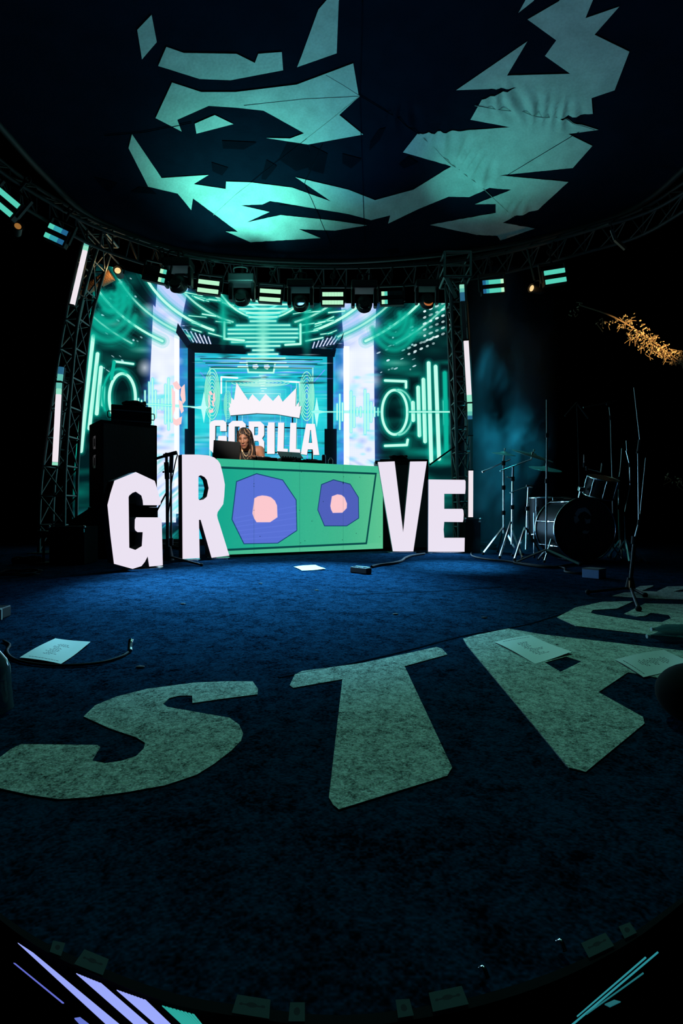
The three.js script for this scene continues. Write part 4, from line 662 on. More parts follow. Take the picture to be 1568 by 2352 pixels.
// vertical pixel tubes on the towers: [segments along, material]
function pixelTube(label, a, b, d, r, bits, dark) {
  const A = at(...a, d), B = at(...b, d), o = thing('pixel_tube', label, 'light', B), V = A.clone().sub(B);
  part(o, 'back_rail', beam(V3(0, 0, -0.03), V.clone().add(V3(0, 0, -0.03)), r * 2.3, 0.03), M.black);
  let k0 = 0;
  for (const [k1, m] of bits) { part(o, 'tube_segment', beam(V.clone().multiplyScalar(k0 + 0.002), V.clone().multiplyScalar(k1 - 0.002), r * 2, 0.022), m); k0 = k1; }
  for (const k of [0, 1]) part(o, 'end_cap', beam(V.clone().multiplyScalar(k ? 1 : -0.02), V.clone().multiplyScalar(k ? 1.02 : 0), r * 2.4, 0.05), M.rubber);
  for (const k of [0.2, 0.8]) part(o, 'clamp', rod(V.clone().multiplyScalar(k), V.clone().multiplyScalar(k).add(V3(a[0] < 500 ? 0.05 : -0.06, 0, -0.2)), 0.01, 0.01, 6), M.rig);
  return o;
}
pixelTube('white pixel tube high on the left tower', [200, 555], [166, 700], 6.3, 0.027, [[0.86, M.tube], [0.93, M.tubeMint], [1, M.tubeTeal]]);
pixelTube('white pixel tube low on the left tower', [136, 879], [126, 1069], 6.3, 0.03, [[0.04, M.tubeMint], [0.86, M.tube], [0.93, M.tubeMint], [1, M.tubeTeal]]);
pixelTube('short dim pixel tube between two bright tubes on the left tower', [141, 843], [137, 876], 6.3, 0.03, [[0.5, M.tubeTeal], [1, M.tubeBlue]]);
pixelTube('mostly dark pixel tube at the top of the right tower', [1060, 654], [1067, 780], 6.6, 0.028, [[0.7, M.tubeOff], [0.78, M.tubeBlue], [0.86, M.tubeBlue], [0.93, M.tubeTeal], [1, M.tubeMint]]);
pixelTube('bright white pixel tube halfway up the right tower', [1070, 783], [1078, 924], 6.6, 0.03, [[0.06, M.tubeMint], [0.12, M.tubeMint], [1, M.tube]]);
pixelTube('short fading pixel tube under the bright one on the right tower', [1078.5, 927], [1079.5, 1000], 6.6, 0.028, [[0.5, M.tubeOff], [0.62, M.tubeBlue], [0.75, M.tubeTeal], [1, M.tubeMint]]);
pixelTube('white pixel tube standing behind the letter E', [1081, 1081], [1080.5, 1188], 6.6, 0.028, [[1, M.tube]]);
panel('pixel_tube_light', at(1081, 1134, 6.5), V3(0.4, 0, 1), 0.06, 0.6, new THREE.Color(0.6, 0.9, 1), 3);
panel('pixel_tube_light_upper', at(1074, 850, 6.5), V3(0.6, 0, 1), 0.06, 0.75, new THREE.Color(0.6, 0.9, 1), 3);
{ // cable that hangs from the right tower to the speaker
  tagged('guy_cable', hose([at(1070, 1008, 6.75), at(1030, 1036, 6.75), at(986, 1068, 6.75)], 0.012, 16, 6), M.rubber, 'thin black cable sloping from right tower to speaker', 'cable');
}
{ // small lamp bracket hanging on the far right
  const o = thing('hanging_bracket', 'small pale bracket hanging under the roof at the far right', 'bracket', at(1405, 528, 5.6));
  const P = (x, y) => rel(o, at(x, y, 5.6));
  part(o, 'plate', beam(P(1404, 528), P(1412, 550), 0.035, 0.012), M.grey); part(o, 'arm', beam(P(1412, 550), P(1436, 572), 0.03, 0.03), std(0.12, 0.06, 0.03)); part(o, 'hook', rod(P(1404, 528), P(1402, 505), 0.006), M.rubber); hanger(o, 0.1);
}

// ---------------------------------------------------------------- gear left of the booth
{
  const foot = at(298, 1176, 5.95).setY(0), turn = 40 * D2R, o = thing('speaker_stack', 'tall black speaker cabinet behind the letter G', 'speaker', foot, turn);
  part(o, 'cabinet', box(0.64, 0.98, 0.48, 0, 1.07, -0.24, 0.012), M.matte);
  part(o, 'lower_cabinet', box(0.66, 0.575, 0.5, 0, 0.29, -0.25, 0.012), M.matte);
  part(o, 'grille', box(0.58, 0.9, 0.012, 0, 1.07, 0.006), std(0.010, 0.012, 0.013, { roughness: 0.5, bumpMap: carpetBump, bumpScale: 0.004 }));
  for (const y of [1.32, 1.1]) part(o, 'side_handle', [box(0.012, 0.03, 0.09, -0.324, y + 0.06, -0.2), box(0.012, 0.03, 0.09, -0.324, y - 0.06, -0.2), box(0.014, 0.12, 0.02, -0.327, y, -0.16), box(0.014, 0.12, 0.02, -0.327, y, -0.24)], M.steel, 'steel side handle');
}
{
  const o = thing('amplifier', 'black amplifier box on top of the tall speaker', 'amplifier', at(292, 1176, 5.95).setY(1.56).add(V3(0, 0.004, -0.12)), 24 * D2R);
  part(o, 'case', box(0.44, 0.2, 0.34, 0, 0.105, -0.1, 0.01), M.matte); part(o, 'front_rail', box(0.42, 0.012, 0.02, 0, 0.14, 0.072), M.grey); part(o, 'base_rail', box(0.43, 0.012, 0.02, 0, 0.02, 0.072), M.grey);
  for (const s of [-1, 1]) part(o, 'handle', hose([V3(s * 0.22, 0.13, 0.02), V3(s * 0.25, 0.13, 0.02), V3(s * 0.25, 0.06, 0.02), V3(s * 0.22, 0.06, 0.02)], 0.006, 16, 6), M.steel);
}
function coil(label, pos, r, n, name = 'cable_coil', thick = 0.01) {
  const pts = []; for (let k = 0; k <= n * 14; k++) { const a = k / 14 * 2 * Math.PI, q = r * (1 + 0.12 * Math.sin(k * 1.7) - 0.02 * (k / 14)); pts.push(V3(q * Math.cos(a), thick + 0.006 + 0.013 * (k / 14) + 0.006 * Math.sin(k * 2.3), q * 0.7 * Math.sin(a))); }
  const o = thing(name, label, 'cable', pos); part(o, 'cable', hose(pts, thick, n * 30, 6), M.rubber); return o;
}
coil('loose black cable coil on the amplifier', at(292, 1176, 5.95).setY(1.772).add(V3(0.0, 0, -0.2)), 0.13, 4);
{
  const foot = at(205, 1176, 5.6).setY(0), o = thing('floor_monitor', 'black wedge monitor between left truss and speaker', 'speaker', foot, 0.35);
  part(o, 'cabinet', extrude(shapeOf([[-0.27, 0], [0.22, 0], [0.22, 0.62], [0.08, 0.62], [-0.2, 0.42]]), 0.5, 0.008).translate(0, 0, -0.5), M.matte);
}
{
  const foot = at(153, 1176, 5.0).setY(0), o = thing('road_case', 'black road case with steel corners before the left truss', 'case', foot, 0.1);
  part(o, 'body', box(0.33, 0.37, 0.36, 0, 0.19, -0.18, 0.008), M.matte); part(o, 'lid_rail', box(0.34, 0.012, 0.012, 0, 0.376, 0), M.steel);
  for (const s of [-1, 1]) { part(o, 'steel_corner', [ball(0.018, s * 0.162, 0.372, 0), box(0.03, 0.035, 0.008, s * 0.15, 0.34, 0.004)], M.chrome); part(o, 'caster', new THREE.CylinderGeometry(0.02, 0.02, 0.02, 14).rotateZ(1.57).translate(s * 0.13, 0.02, -0.05), M.rubber); }
}
{
  const foot = at(100, 1176, 5.1).setY(0), o = thing('small_light_stand', 'small floor lamp on a stub beside the road case', 'light', foot);
  part(o, 'head', [box(0.11, 0.07, 0.08, 0, 0.3, 0, 0.015)], M.black); part(o, 'lens', new THREE.CylinderGeometry(0.022, 0.022, 0.02, 16).rotateX(1.57).translate(-0.03, 0.265, 0.045), M.steel); part(o, 'stub', rod(V3(0, 0.02, 0), V3(0, 0.28, 0), 0.012), M.rubber); part(o, 'foot_plate', new THREE.CylinderGeometry(0.09, 0.1, 0.02, 20).translate(0, 0.011, 0), M.black);
}
coil('tangled black cable heap at the far left', fl(62, 1296), 0.13, 4); coil('flat loop of cable lying at the far left', fl(42, 1322), 0.17, 2, 'cable_coil', 0.007);
{ // mic stand between G and R
  const D = 5.2, foot = at(386, 1176, D).setY(0), o = thing('microphone_stand', 'black folded boom microphone stand between letters G and R', 'stand', foot), P = (x, y, z = 0) => rel(o, at(x, y, D)).add(V3(0, 0, z));
  part(o, 'tube', rod(P(384, 1100), V3(P(385, 1250).x, 0.08, 0), 0.017), M.black); part(o, 'tube', rod(P(382, 1040), P(383, 1104), 0.014), M.black);
  part(o, 'clutch', [rod(P(382, 1062), P(384, 1100), 0.024), rod(P(375, 1084), P(383, 1084), 0.005), ball(0.01, P(375, 1084).x, P(375, 1084).y, 0)], M.rubber);
  part(o, 'boom', rod(P(352, 1053, -0.05), P(402, 1040), 0.014), M.black); part(o, 'boom', rod(P(394, 1085, 0.02), P(394.5, 1236, 0.02), 0.010), M.black); part(o, 'counterweight', rod(P(394.5, 1236, 0.02), P(394.5, 1252, 0.02), 0.02), M.rubber);
  part(o, 'joint', [rod(P(376, 1047), P(406, 1039.5), 0.02), rod(P(394, 1046), P(394, 1086, 0.02), 0.02)], M.rubber);
  part(o, 'microphone_cable', hose([P(400, 1039), P(407, 1043), P(404, 1056), P(400, 1075), P(396, 1110, 0.03), P(392, 1150, 0.02), P(388, 1180, 0.02)], 0.006, 30, 6), M.rubber);
  part(o, 'hub', new THREE.CylinderGeometry(0.03, 0.06, 0.14, 14).translate(P(386, 1250).x, 0.1, 0), M.rubber);
  for (const [dx, dz] of [[0.42, 0.3], [-0.3, 0.1], [-0.05, -0.35]]) { const l = part(o, 'leg', rod(V3(0, 0.07, 0), V3(dx, 0.015, dz), 0.011), M.black); part(l, 'rubber_foot', ball(0.016, dx, 0.016, dz), M.rubber); }
}
coil('cables heaped behind the letter R', fl(395, 1262), 0.2, 5);
tagged('cable_run', hose([fl(326, 1292).setY(0.01), at(338, 1220, 5.25), at(364, 1166, 5.22), at(383, 1130, 5.2)], 0.008, 24, 6), M.rubber, 'thin black cable slanting behind the letter G', 'cable');

// ---------------------------------------------------------------- speaker and boxes behind V and E
{
  const foot = at(928, 1176, 6.95).setY(0), o = thing('speaker_stack', 'black speaker cabinet standing behind the letter V', 'speaker', foot);
  part(o, 'cabinet', box(0.66, 1.235, 0.5, 0, 0.62, -0.25, 0.012), M.matte); part(o, 'grille', box(0.6, 1.12, 0.012, 0, 0.6, 0.006), std(0.012, 0.018, 0.018, { roughness: 0.5, bumpMap: carpetBump, bumpScale: 0.004 }));
  part(o, 'top_block', box(0.06, 0.05, 0.3, -0.36, 1.2, -0.2, 0.006), M.grey);
}
coil('loose black cable coil on the speaker behind V', at(918, 1176, 6.95).setY(1.237).add(V3(0, 0, -0.2)), 0.12, 4);
{
  const foot = at(1088, 1176, 6.45).setY(0), o = thing('amplifier_box', 'black box with steel corners behind the letter E', 'case', foot);
  part(o, 'body', box(0.20, 0.43, 0.3, 0, 0.22, -0.2, 0.008), M.matte); for (const s of [-1, 1]) part(o, 'steel_corner', [ball(0.016, s * 0.095, 0.43, -0.055), box(0.03, 0.02, 0.01, s * 0.085, 0.4, -0.05)], M.chrome);
}

// ---------------------------------------------------------------- drum kit
const pipe = (o, D) => (x, y, z = 0) => rel(o, at(x, y, D)).add(V3(0, 0, z));
function cymbal(label, px, py, d, r, tx, tz, holder) {
  const o = thing('cymbal', label, 'cymbal', at(px, py, d)); o.rotation.set(tx, 0, tz);
  const prof = [[0.004, 0.03], [0.03, 0.027], [0.05, 0.012], [r * 0.6, 0.004], [r, -0.008], [r, -0.0095], [r * 0.6, 0.002], [0.05, 0.009], [0.004, 0.027]];
  part(o, 'plate', new THREE.LatheGeometry(prof.map(([x, y]) => new THREE.Vector2(x, y)), 56), M.brass);
  part(o, 'wing_nut', [rod(V3(0, 0.02, 0), V3(0, 0.07, 0), 0.006), ball(0.012, 0, 0.06, 0)], M.chrome); return o;
}
cymbal('large tilted ride cymbal left of the drum kit', 1222, 1045, 6.1, 0.25, 0.28, -0.27); cymbal('small cymbal at the far left of the drum kit', 1157, 1042, 6.3, 0.15, 0.2, -0.12); cymbal('dark cymbal low behind the ride cymbal', 1252, 1076, 6.5, 0.2, 0.25, -0.1);
function stand(name, label, D, mast, legs, extra = [], r = 0.012, mat = M.chrome) {
  const foot = at(mast.at(-1)[0], 1176, D).setY(0), o = thing(name, label, 'stand', foot), P = pipe(o, D);
  for (let k = 1; k < mast.length; k++) part(o, 'tube', rod(P(...mast[k - 1]), P(...mast[k]), r), mat);
  for (const m of mast.slice(1, -1)) part(o, 'clutch', rod(P(m[0], m[1] - 5), P(m[0], m[1] + 5), r * 1.9), M.rubber);
  for (const [a, b, dz] of legs) { const q = P(...b, 0); q.y = 0.018; q.z += dz; const l = part(o, 'leg', beam(P(...a), q, 0.014, 0.02), mat); part(l, 'rubber_foot', ball(0.017, q.x, 0.018, q.z), M.rubber); }
  for (const [nm, a, b, rr2, m2] of extra) part(o, nm, rod(P(...a), P(...b), rr2), m2 ?? mat);
  return o;
}
stand('cymbal_stand', 'chrome boom stand holding the small cymbal', 6.3, [[1157, 1046], [1156, 1064], [1156, 1120], [1156, 1178], [1156, 1225]], [[[1156, 1210], [1104, 1262], 0.1], [[1156, 1210], [1178, 1262], 0.15], [[1156, 1210], [1160, 1262], -0.3]], [['boom', [1172, 1055], [1107, 1084], 0.008], ['counterweight', [1114, 1081], [1107, 1084], 0.014]]);
stand('cymbal_stand', 'chrome boom stand holding the ride cymbal', 6.0, [[1178, 1070], [1177, 1100], [1176, 1165], [1175, 1250]], [[[1173, 1198], [1129, 1270], 0.3], [[1175, 1215], [1168, 1280], 0.45], [[1175, 1215], [1206, 1272], -0.1]], [['boom', [1148, 1082], [1219, 1055], 0.008], ['tilter', [1219, 1057], [1223, 1038], 0.009], ['wing_bolt', [1164, 1095], [1177, 1100], 0.008]]);
stand('hi_hat_stand', 'chrome stand in front of the floor tom', 5.75, [[1214, 1116], [1211, 1168], [1208, 1262]], [[[1205, 1212], [1157, 1284], 0.35], [[1208, 1212], [1232, 1275], 0.2], [[1205, 1212], [1190, 1265], -0.2]], [['arm', [1171, 1132], [1210, 1118], 0.007], ['clamp', [1208, 1116], [1222, 1118], 0.014]]);
function drum(name, label, pos, r, h, shellMat, rot) {
  const o = thing(name, label, 'drum', pos); if (rot) o.rotation.set(...rot);
  part(o, 'shell', new THREE.CylinderGeometry(r, r, h, 48, 1, true).translate(0, h / 2, 0), shellMat); part(o, 'batter_head', new THREE.CylinderGeometry(r * 0.985, r * 0.985, 0.004, 48).translate(0, h + 0.002, 0), std(0.03, 0.034, 0.035, { roughness: 0.5 })); part(o, 'bottom_head', new THREE.CylinderGeometry(r * 0.985, r * 0.985, 0.004, 48).translate(0, 0, 0), std(0.02, 0.02, 0.02));
  for (const y of [0.006, h]) part(o, 'hoop', new THREE.TorusGeometry(r + 0.006, 0.009, 8, 56).rotateX(Math.PI / 2).translate(0, y, 0), M.chrome);
  for (let k = 0; k < 8; k++) { const a = k / 8 * 2 * Math.PI + 0.25, x = (r + 0.012) * Math.cos(a), z = (r + 0.012) * Math.sin(a); const t = part(o, 'tension_rod', rod(V3(x, 0.01, z), V3(x, h, z), 0.0045, 0.0045, 6), M.chrome); part(t, 'lug', box(0.016, 0.06, 0.016, x, h * 0.7, z, 0.004), M.chrome); }
  return o;
}
const shellDark = soft(0.006, 0.007, 0.008, { roughness: 0.4, specularIntensity: 0.12 });
{ const p = at(1262, 1176, 5.85).setY(0), o = drum('floor_tom', 'black floor tom with chrome hoops on three legs', p.clone().setY(0.26), 0.22, 0.42, shellDark); for (let k = 0; k < 3; k++) { const a = 0.6 + k * 2.1, x = 0.24 * Math.cos(a), z = 0.24 * Math.sin(a), l = part(o, 'leg', rod(V3(x, -0.245, z), V3(x, 0.25, z), 0.007), M.chrome); part(l, 'rubber_foot', ball(0.015, x, -0.244, z), M.rubber); } }
{ // kick drum facing the front, slightly turned to the right
  const r = 0.32, h = 0.42, o = drum('kick_drum', 'black kick drum with dark face emblem on its front head', at(1336, 1176, 5.2).setY(r + 0.02), r, h, shellDark, null); o.position.z -= 0.42; o.rotation.set(Math.PI / 2, 0, -0.42, 'YXZ'); o.rotation.order = 'YXZ'; o.rotation.set(Math.PI / 2, 0.08, 0);
  const em = (pts) => new THREE.ShapeGeometry(shapeOf(pts.map(([x, y]) => [x * 0.0042, y * 0.0042]))).rotateX(-Math.PI / 2).translate(-0.02, h + 0.006, -0.12), grey = std(0.42, 0.48, 0.46, { roughness: 0.8 });
  for (const q of [[[-22, 10], [-14, 22], [4, 26], [14, 18], [20, 4], [10, 12], [2, 16], [-8, 12], [-16, 2]], [[-24, 4], [-16, 4], [-10, -6], [-20, -14], [-24, -8]], [[2, 0], [8, -4], [18, -2], [16, -12], [6, -14]], [[-4, -34], [2, -30], [10, -32], [16, -30], [10, -38], [0, -38]]]) part(o, 'head_print', em(q), grey);
  for (const s of [-1, 1]) { const l = part(o, 'spur', rod(V3(s * r * 0.95, h * 0.75, 0.1), V3(s * (r + 0.1), h * 0.95, r + 0.005), 0.008), M.chrome); part(l, 'rubber_foot', ball(0.014, s * (r + 0.1), h * 0.95, r + 0.002), M.rubber); }
}
{ const o = drum('rack_tom', 'chrome rimmed rack tom mounted above the kick drum', at(1374, 1140, 5.5), 0.15, 0.2, shellDark, [0.3, 0, -0.12]); part(o, 'mount', [rod(V3(-0.17, 0.06, 0), V3(-0.23, 0.06, 0.02), 0.012), box(0.05, 0.05, 0.05, -0.22, 0.06, 0.02, 0.008), rod(V3(-0.22, 0.06, 0.02), V3(-0.22, -0.16, 0.04), 0.01)], M.chrome); }
stand('cymbal_stand', 'chrome stand right of the rack tom', 5.5, [[1424, 1085], [1422, 1100], [1421, 1165], [1424, 1270]], [[[1424, 1240], [1405, 1282], 0.2], [[1424, 1240], [1447, 1282], 0.2], [[1424, 1240], [1424, 1280], -0.25]], [['rod_end', [1428, 1030], [1424, 1085], 0.006]], 0.011);
stand('cymbal_stand', 'thin chrome stand next to the front microphone stand', 5.3, [[1438, 1035], [1446, 1068], [1447, 1120], [1434, 1180], [1436, 1270]], [[[1436, 1240], [1420, 1284], 0.2], [[1436, 1240], [1460, 1284], 0.2], [[1436, 1240], [1440, 1284], -0.25]], [['rod_end', [1438, 1012], [1440, 1040], 0.006]], 0.008);
// drum microphones
stand('microphone_stand', 'thin dark upright microphone stand before the floor tom', 5.2, [[1255.5, 918], [1256, 1000], [1255, 1105], [1254, 1270]], [[[1254, 1262], [1175, 1294], 0.1], [[1254, 1262], [1300, 1296], 0.3], [[1254, 1262], [1262, 1290], -0.3]], [], 0.009, M.steel);
stand('microphone_stand', 'tall boom microphone stand behind the kick drum', 5.9, [[1399, 935], [1402, 960], [1406, 1112], [1409, 1262]], [[[1409, 1250], [1380, 1272], 0.2], [[1409, 1250], [1436, 1272], 0.2], [[1409, 1250], [1410, 1272], -0.3]], [['boom', [1339, 936], [1416, 921], 0.009], ['clutch', [1392, 928], [1406, 924], 0.018, M.rubber]], 0.009, M.steel);
stand('microphone_stand', 'boom microphone stand over the drums with bent arm', 6.0, [[1324, 924], [1327, 1000], [1330, 1120], [1332, 1256]], [[[1332, 1245], [1310, 1268], 0.1], [[1332, 1245], [1356, 1268], 0.1], [[1332, 1245], [1334, 1268], -0.3]], [['boom', [1324, 924], [1351, 961], 0.012], ['microphone', [1297, 956], [1324, 925], 0.011, M.black]], 0.005, M.black);
stand('microphone_stand', 'stick thin clip stand left of the rack tom', 5.6, [[1341, 1044], [1341, 1068], [1347, 1076], [1380, 1085]], [], [['clip', [1380, 1084], [1382, 1064], 0.007]], 0.006, M.chrome);
{ // foreground boom stand on the letters
  const D = fl(1449, 1360).z * -1, foot = at(1449, 1176, D).setY(0), o = thing('microphone_stand', 'tall microphone stand with tripod foot on the carpet letters', 'stand', foot), P = pipe(o, D);
  part(o, 'tube', rod(P(1447, 1345), P(1457, 1243), 0.012), M.black); part(o, 'tube', rod(P(1457, 1243), P(1468, 1200), 0.0085), M.steel); part(o, 'boom', rod(P(1468, 1204), P(1483, 1052), 0.0045), M.steel);
  part(o, 'tube', rod(P(1467, 1200), P(1465, 1038), 0.005), M.steel); part(o, 'tube', rod(P(1466, 1040), P(1470, 1010), 0.012), M.black); part(o, 'boom', rod(P(1470, 1014), P(1456, 890), 0.0045), M.steel);
  for (const [a, b, r] of [[[1456, 1250], [1457.5, 1232], 0.019], [[1467, 1206], [1468.5, 1194], 0.012], [[1464, 1042], [1471, 1030], 0.013]]) part(o, 'clutch', rod(P(...a), P(...b), r), M.rubber);
  part(o, 'hub', new THREE.CylinderGeometry(0.018, 0.032, 0.075, 16).translate(P(1447, 1340).x, P(1447, 1340).y, 0), M.rubber); part(o, 'painted_light_strip', box(0.01, 0.055, 0.008, P(1445, 1340).x - 0.012, P(1447, 1342).y, 0.028), std(0.55, 0.20, 0.05, { roughness: 0.5 }), 'strip painted orange for the light on the hub');  // the orange light on the hub is put into the strip colour
  for (const [x, y] of [[1350, 1366], [1466, 1405], [1481, 1373]]) { const q = rel(o, fl(x, y)); q.y = 0.016; const l = part(o, 'leg', rod(P(1448, 1350), q, 0.0085), M.black); part(l, 'rubber_foot', ball(0.016, q.x, 0.016, q.z), M.rubber); }
}
{ const p = fl(1376, 1328), o = thing('small_box', 'small pale blue effects box on the deck before the drums', 'box', p, 0.7); part(o, 'body', box(0.13, 0.068, 0.13, 0, 0.035, -0.04, 0.004), std(0.20, 0.34, 0.62, { roughness: 0.7 })); part(o, 'lid', box(0.132, 0.008, 0.132, 0, 0.072, -0.04), M.grey); }
const floorCable = (label, pts, r, name = 'stage_cable') => tagged(name, hose(pts.map(([x, y]) => fl(x, y).setY(r + 0.001)), r, 60, 6), M.rubber, label, 'cable');
floorCable('black cable looping across the deck under the drum stands', [[1082, 1268], [1087, 1280], [1120, 1287], [1170, 1292], [1240, 1302], [1290, 1306], [1302, 1317], [1330, 1320], [1352, 1314]], 0.010);
coil('cables heaped at the foot of the cymbal stands', fl(1112, 1262), 0.16, 5);
floorCable('black cable along the deck below the kick drum', [[1180, 1296], [1260, 1306], [1310, 1300], [1360, 1296]], 0.012);
// power strip and its lead
{
  const p = fl(840, 1318), o = thing('power_strip', 'black power strip lying on the deck before the booth', 'power strip', p, 0.75);
  part(o, 'body', box(0.065, 0.05, 0.2, 0, 0.026, -0.06, 0.008), M.black); part(o, 'edge_strip', box(0.012, 0.006, 0.16, 0.022, 0.053, -0.06), std(0.7, 0.75, 0.78, { roughness: 0.3 })); for (const z of [-0.12, -0.06, 0]) part(o, 'socket', new THREE.CylinderGeometry(0.018, 0.018, 0.004, 18).translate(-0.008, 0.052, z), M.rubber);
}
floorCable('black lead from the power strip to the letter V', [[853, 1305], [870, 1301], [900, 1297], [920, 1292], [931, 1284], [945, 1279], [975, 1274]], 0.013, 'power_lead');

// ---------------------------------------------------------------- papers, bottles, leads on the deck
function sheet(label, c, lines, tone) {   // c: corners in order; printed lines run across the short side
  const w = 256, h = 360, cv = document.createElement('canvas'); cv.width = w; cv.height = h; const g = cv.getContext('2d'); g.fillStyle = tone; g.fillRect(0, 0, w, h); g.fillStyle = 'rgba(30,34,36,0.9)';
  if (lines) { for (let x = 40; x < 215;) { const l = rr(8, 22); g.fillRect(x, 26, l, 5); x += l + 4; } for (let k = 0; k < 13; k++) { const y = 92 + k * 15; let x = 74 + rr(0, 26); const e = x + rr(34, 84); while (x < e) { const l = rr(6, 18); g.fillRect(x, y, l, 6); x += l + 5; } } }
  const t = new THREE.CanvasTexture(cv); t.colorSpace = THREE.SRGBColorSpace;
  const P = c.map(([x, y]) => fl(x, y)), m = P.reduce((a, p) => a.add(p), V3(0, 0, 0)).multiplyScalar(0.25), o = thing('paper_sheet', label, 'paper', m, 0, 'sheets of paper on the deck');
  const n = 10, pos = [], uv = [], idx = [];
  for (let j = 0; j <= n; j++) for (let i = 0; i <= n; i++) { const u = i / n, v = j / n, a = P[0].clone().lerp(P[1], u), b = P[3].clone().lerp(P[2], u), q = a.lerp(b, v).sub(m); pos.push(q.x, 0.006 + 0.003 * Math.sin(u * 3 + v * 4) + 0.004 * (u * v), q.z); uv.push(u, 1 - v); }
  for (let j = 0; j < n; j++) for (let i = 0; i < n; i++) { const p = j * (n + 1) + i, q = p + n + 1; idx.push(p, q, p + 1, p + 1, q, q + 1); }
  const geo = new THREE.BufferGeometry(); geo.setAttribute('position', new THREE.Float32BufferAttribute(pos, 3)); geo.setAttribute('uv', new THREE.Float32BufferAttribute(uv, 2)); geo.setIndex(idx); geo.computeVertexNormals();
  part(o, 'sheet', geo, new THREE.MeshStandardMaterial({ map: t, roughness: 0.9, side: THREE.DoubleSide })); return o;
}
sheet('printed set list lying by the cable at the left', [[45, 1514], [140, 1529], [208, 1481], [127, 1468]], true, 'rgb(225,232,226)');
sheet('printed set list lying on the pale letter A', [[1135, 1478], [1218, 1462], [1313, 1504], [1228, 1527]], true, 'rgb(225,232,226)').rotation.y = 0;
sheet('printed set list overlapping the foot of letter A', [[1412, 1519], [1477, 1560], [1590, 1530], [1524, 1494]], true, 'rgb(205,210,208)');
sheet('blank sheet lying before the booth', [[674, 1303], [693, 1312], [748, 1309], [724, 1298]], false, 'rgb(186,200,192)');
floorCable('black microphone cable curving past the left set list', [[8, 1475], [22, 1484], [16, 1500], [34, 1518], [90, 1530], [160, 1532], [230, 1526], [280, 1511], [298, 1499]], 0.005, 'microphone_cable');
{
  const p = fl(296, 1497), o = thing('cable_connector', 'silver cable connector standing at the end of left cable', 'connector', p);
  part(o, 'sleeve', rod(V3(0.008, 0.010, 0.012), V3(-0.002, 0.028, -0.018), 0.008), M.black); part(o, 'shell', rod(V3(-0.002, 0.028, -0.018), V3(-0.005, 0.036, -0.03), 0.009), M.chrome); part(o, 'collar', rod(V3(0.012, 0.008, 0.018), V3(0.006, 0.014, 0.004), 0.008), M.steel);
}
{ const p = fl(-4, 1640), o = bottle('clear water bottle at the left picture edge', p, 0.19, 0.036); o.position.x -= 0.0; o.rotation.z = 0.1; }
for (const [label, x, y, r] of [['upper clear bottle lying at the right picture edge', 1520, 1457, 0.5], ['lower clear bottle lying at the right picture edge', 1516, 1474, 0.48]]) { const o = bottle(label, fl(x + 72, y), 0.18, 0.021, null); o.rotation.z = Math.PI / 2; o.position.y = 0.022; }
{ const p = fl(-2, 1420), o = thing('silver_edged_box', 'black box with silver edge at the left picture edge', 'box', p, 0.1); part(o, 'body', box(0.1, 0.055, 0.1, -0.02, 0.028, 0, 0.006), M.black); part(o, 'edge', [box(0.012, 0.05, 0.012, 0.033, 0.028, 0.05), box(0.07, 0.006, 0.012, 0, 0.056, 0.05)], std(0.55, 0.6, 0.55, { roughness: 0.3, metalness: 0.6 })); }
{ const p = fl(1622, 1668), o = thing('black_bag', 'round black bag at the right picture edge', 'bag', p); part(o, 'bag_body', new THREE.SphereGeometry(0.1, 32, 20).scale(1, 0.75, 0.9).translate(0, 0.07, -0.02), M.matte); part(o, 'strap', hose([V3(-0.06, 0.1, 0.03), V3(-0.02, 0.17, 0.03), V3(0.05, 0.13, 0.03)], 0.008, 20, 6), M.rubber); }
for (const [x, y, w] of [[727, 1357, 'below the blank sheet'], [908, 1412, 'below the power strip'], [322, 1534, 'beside the left cable connector'], [420, 1388, 'before the letter R'], [598, 1341, 'before the large blue reel'], [1112, 1420, 'just above the pale letter A']]) tagged('dry_leaf', new THREE.SphereGeometry(0.012, 8, 5).scale(1.4, 0.25, 0.8).translate(...fl(x, y).setY(0.004).toArray()), M.rubber, 'tiny dark scrap on the navy carpet ' + w, 'scrap', 'scraps on the carpet');

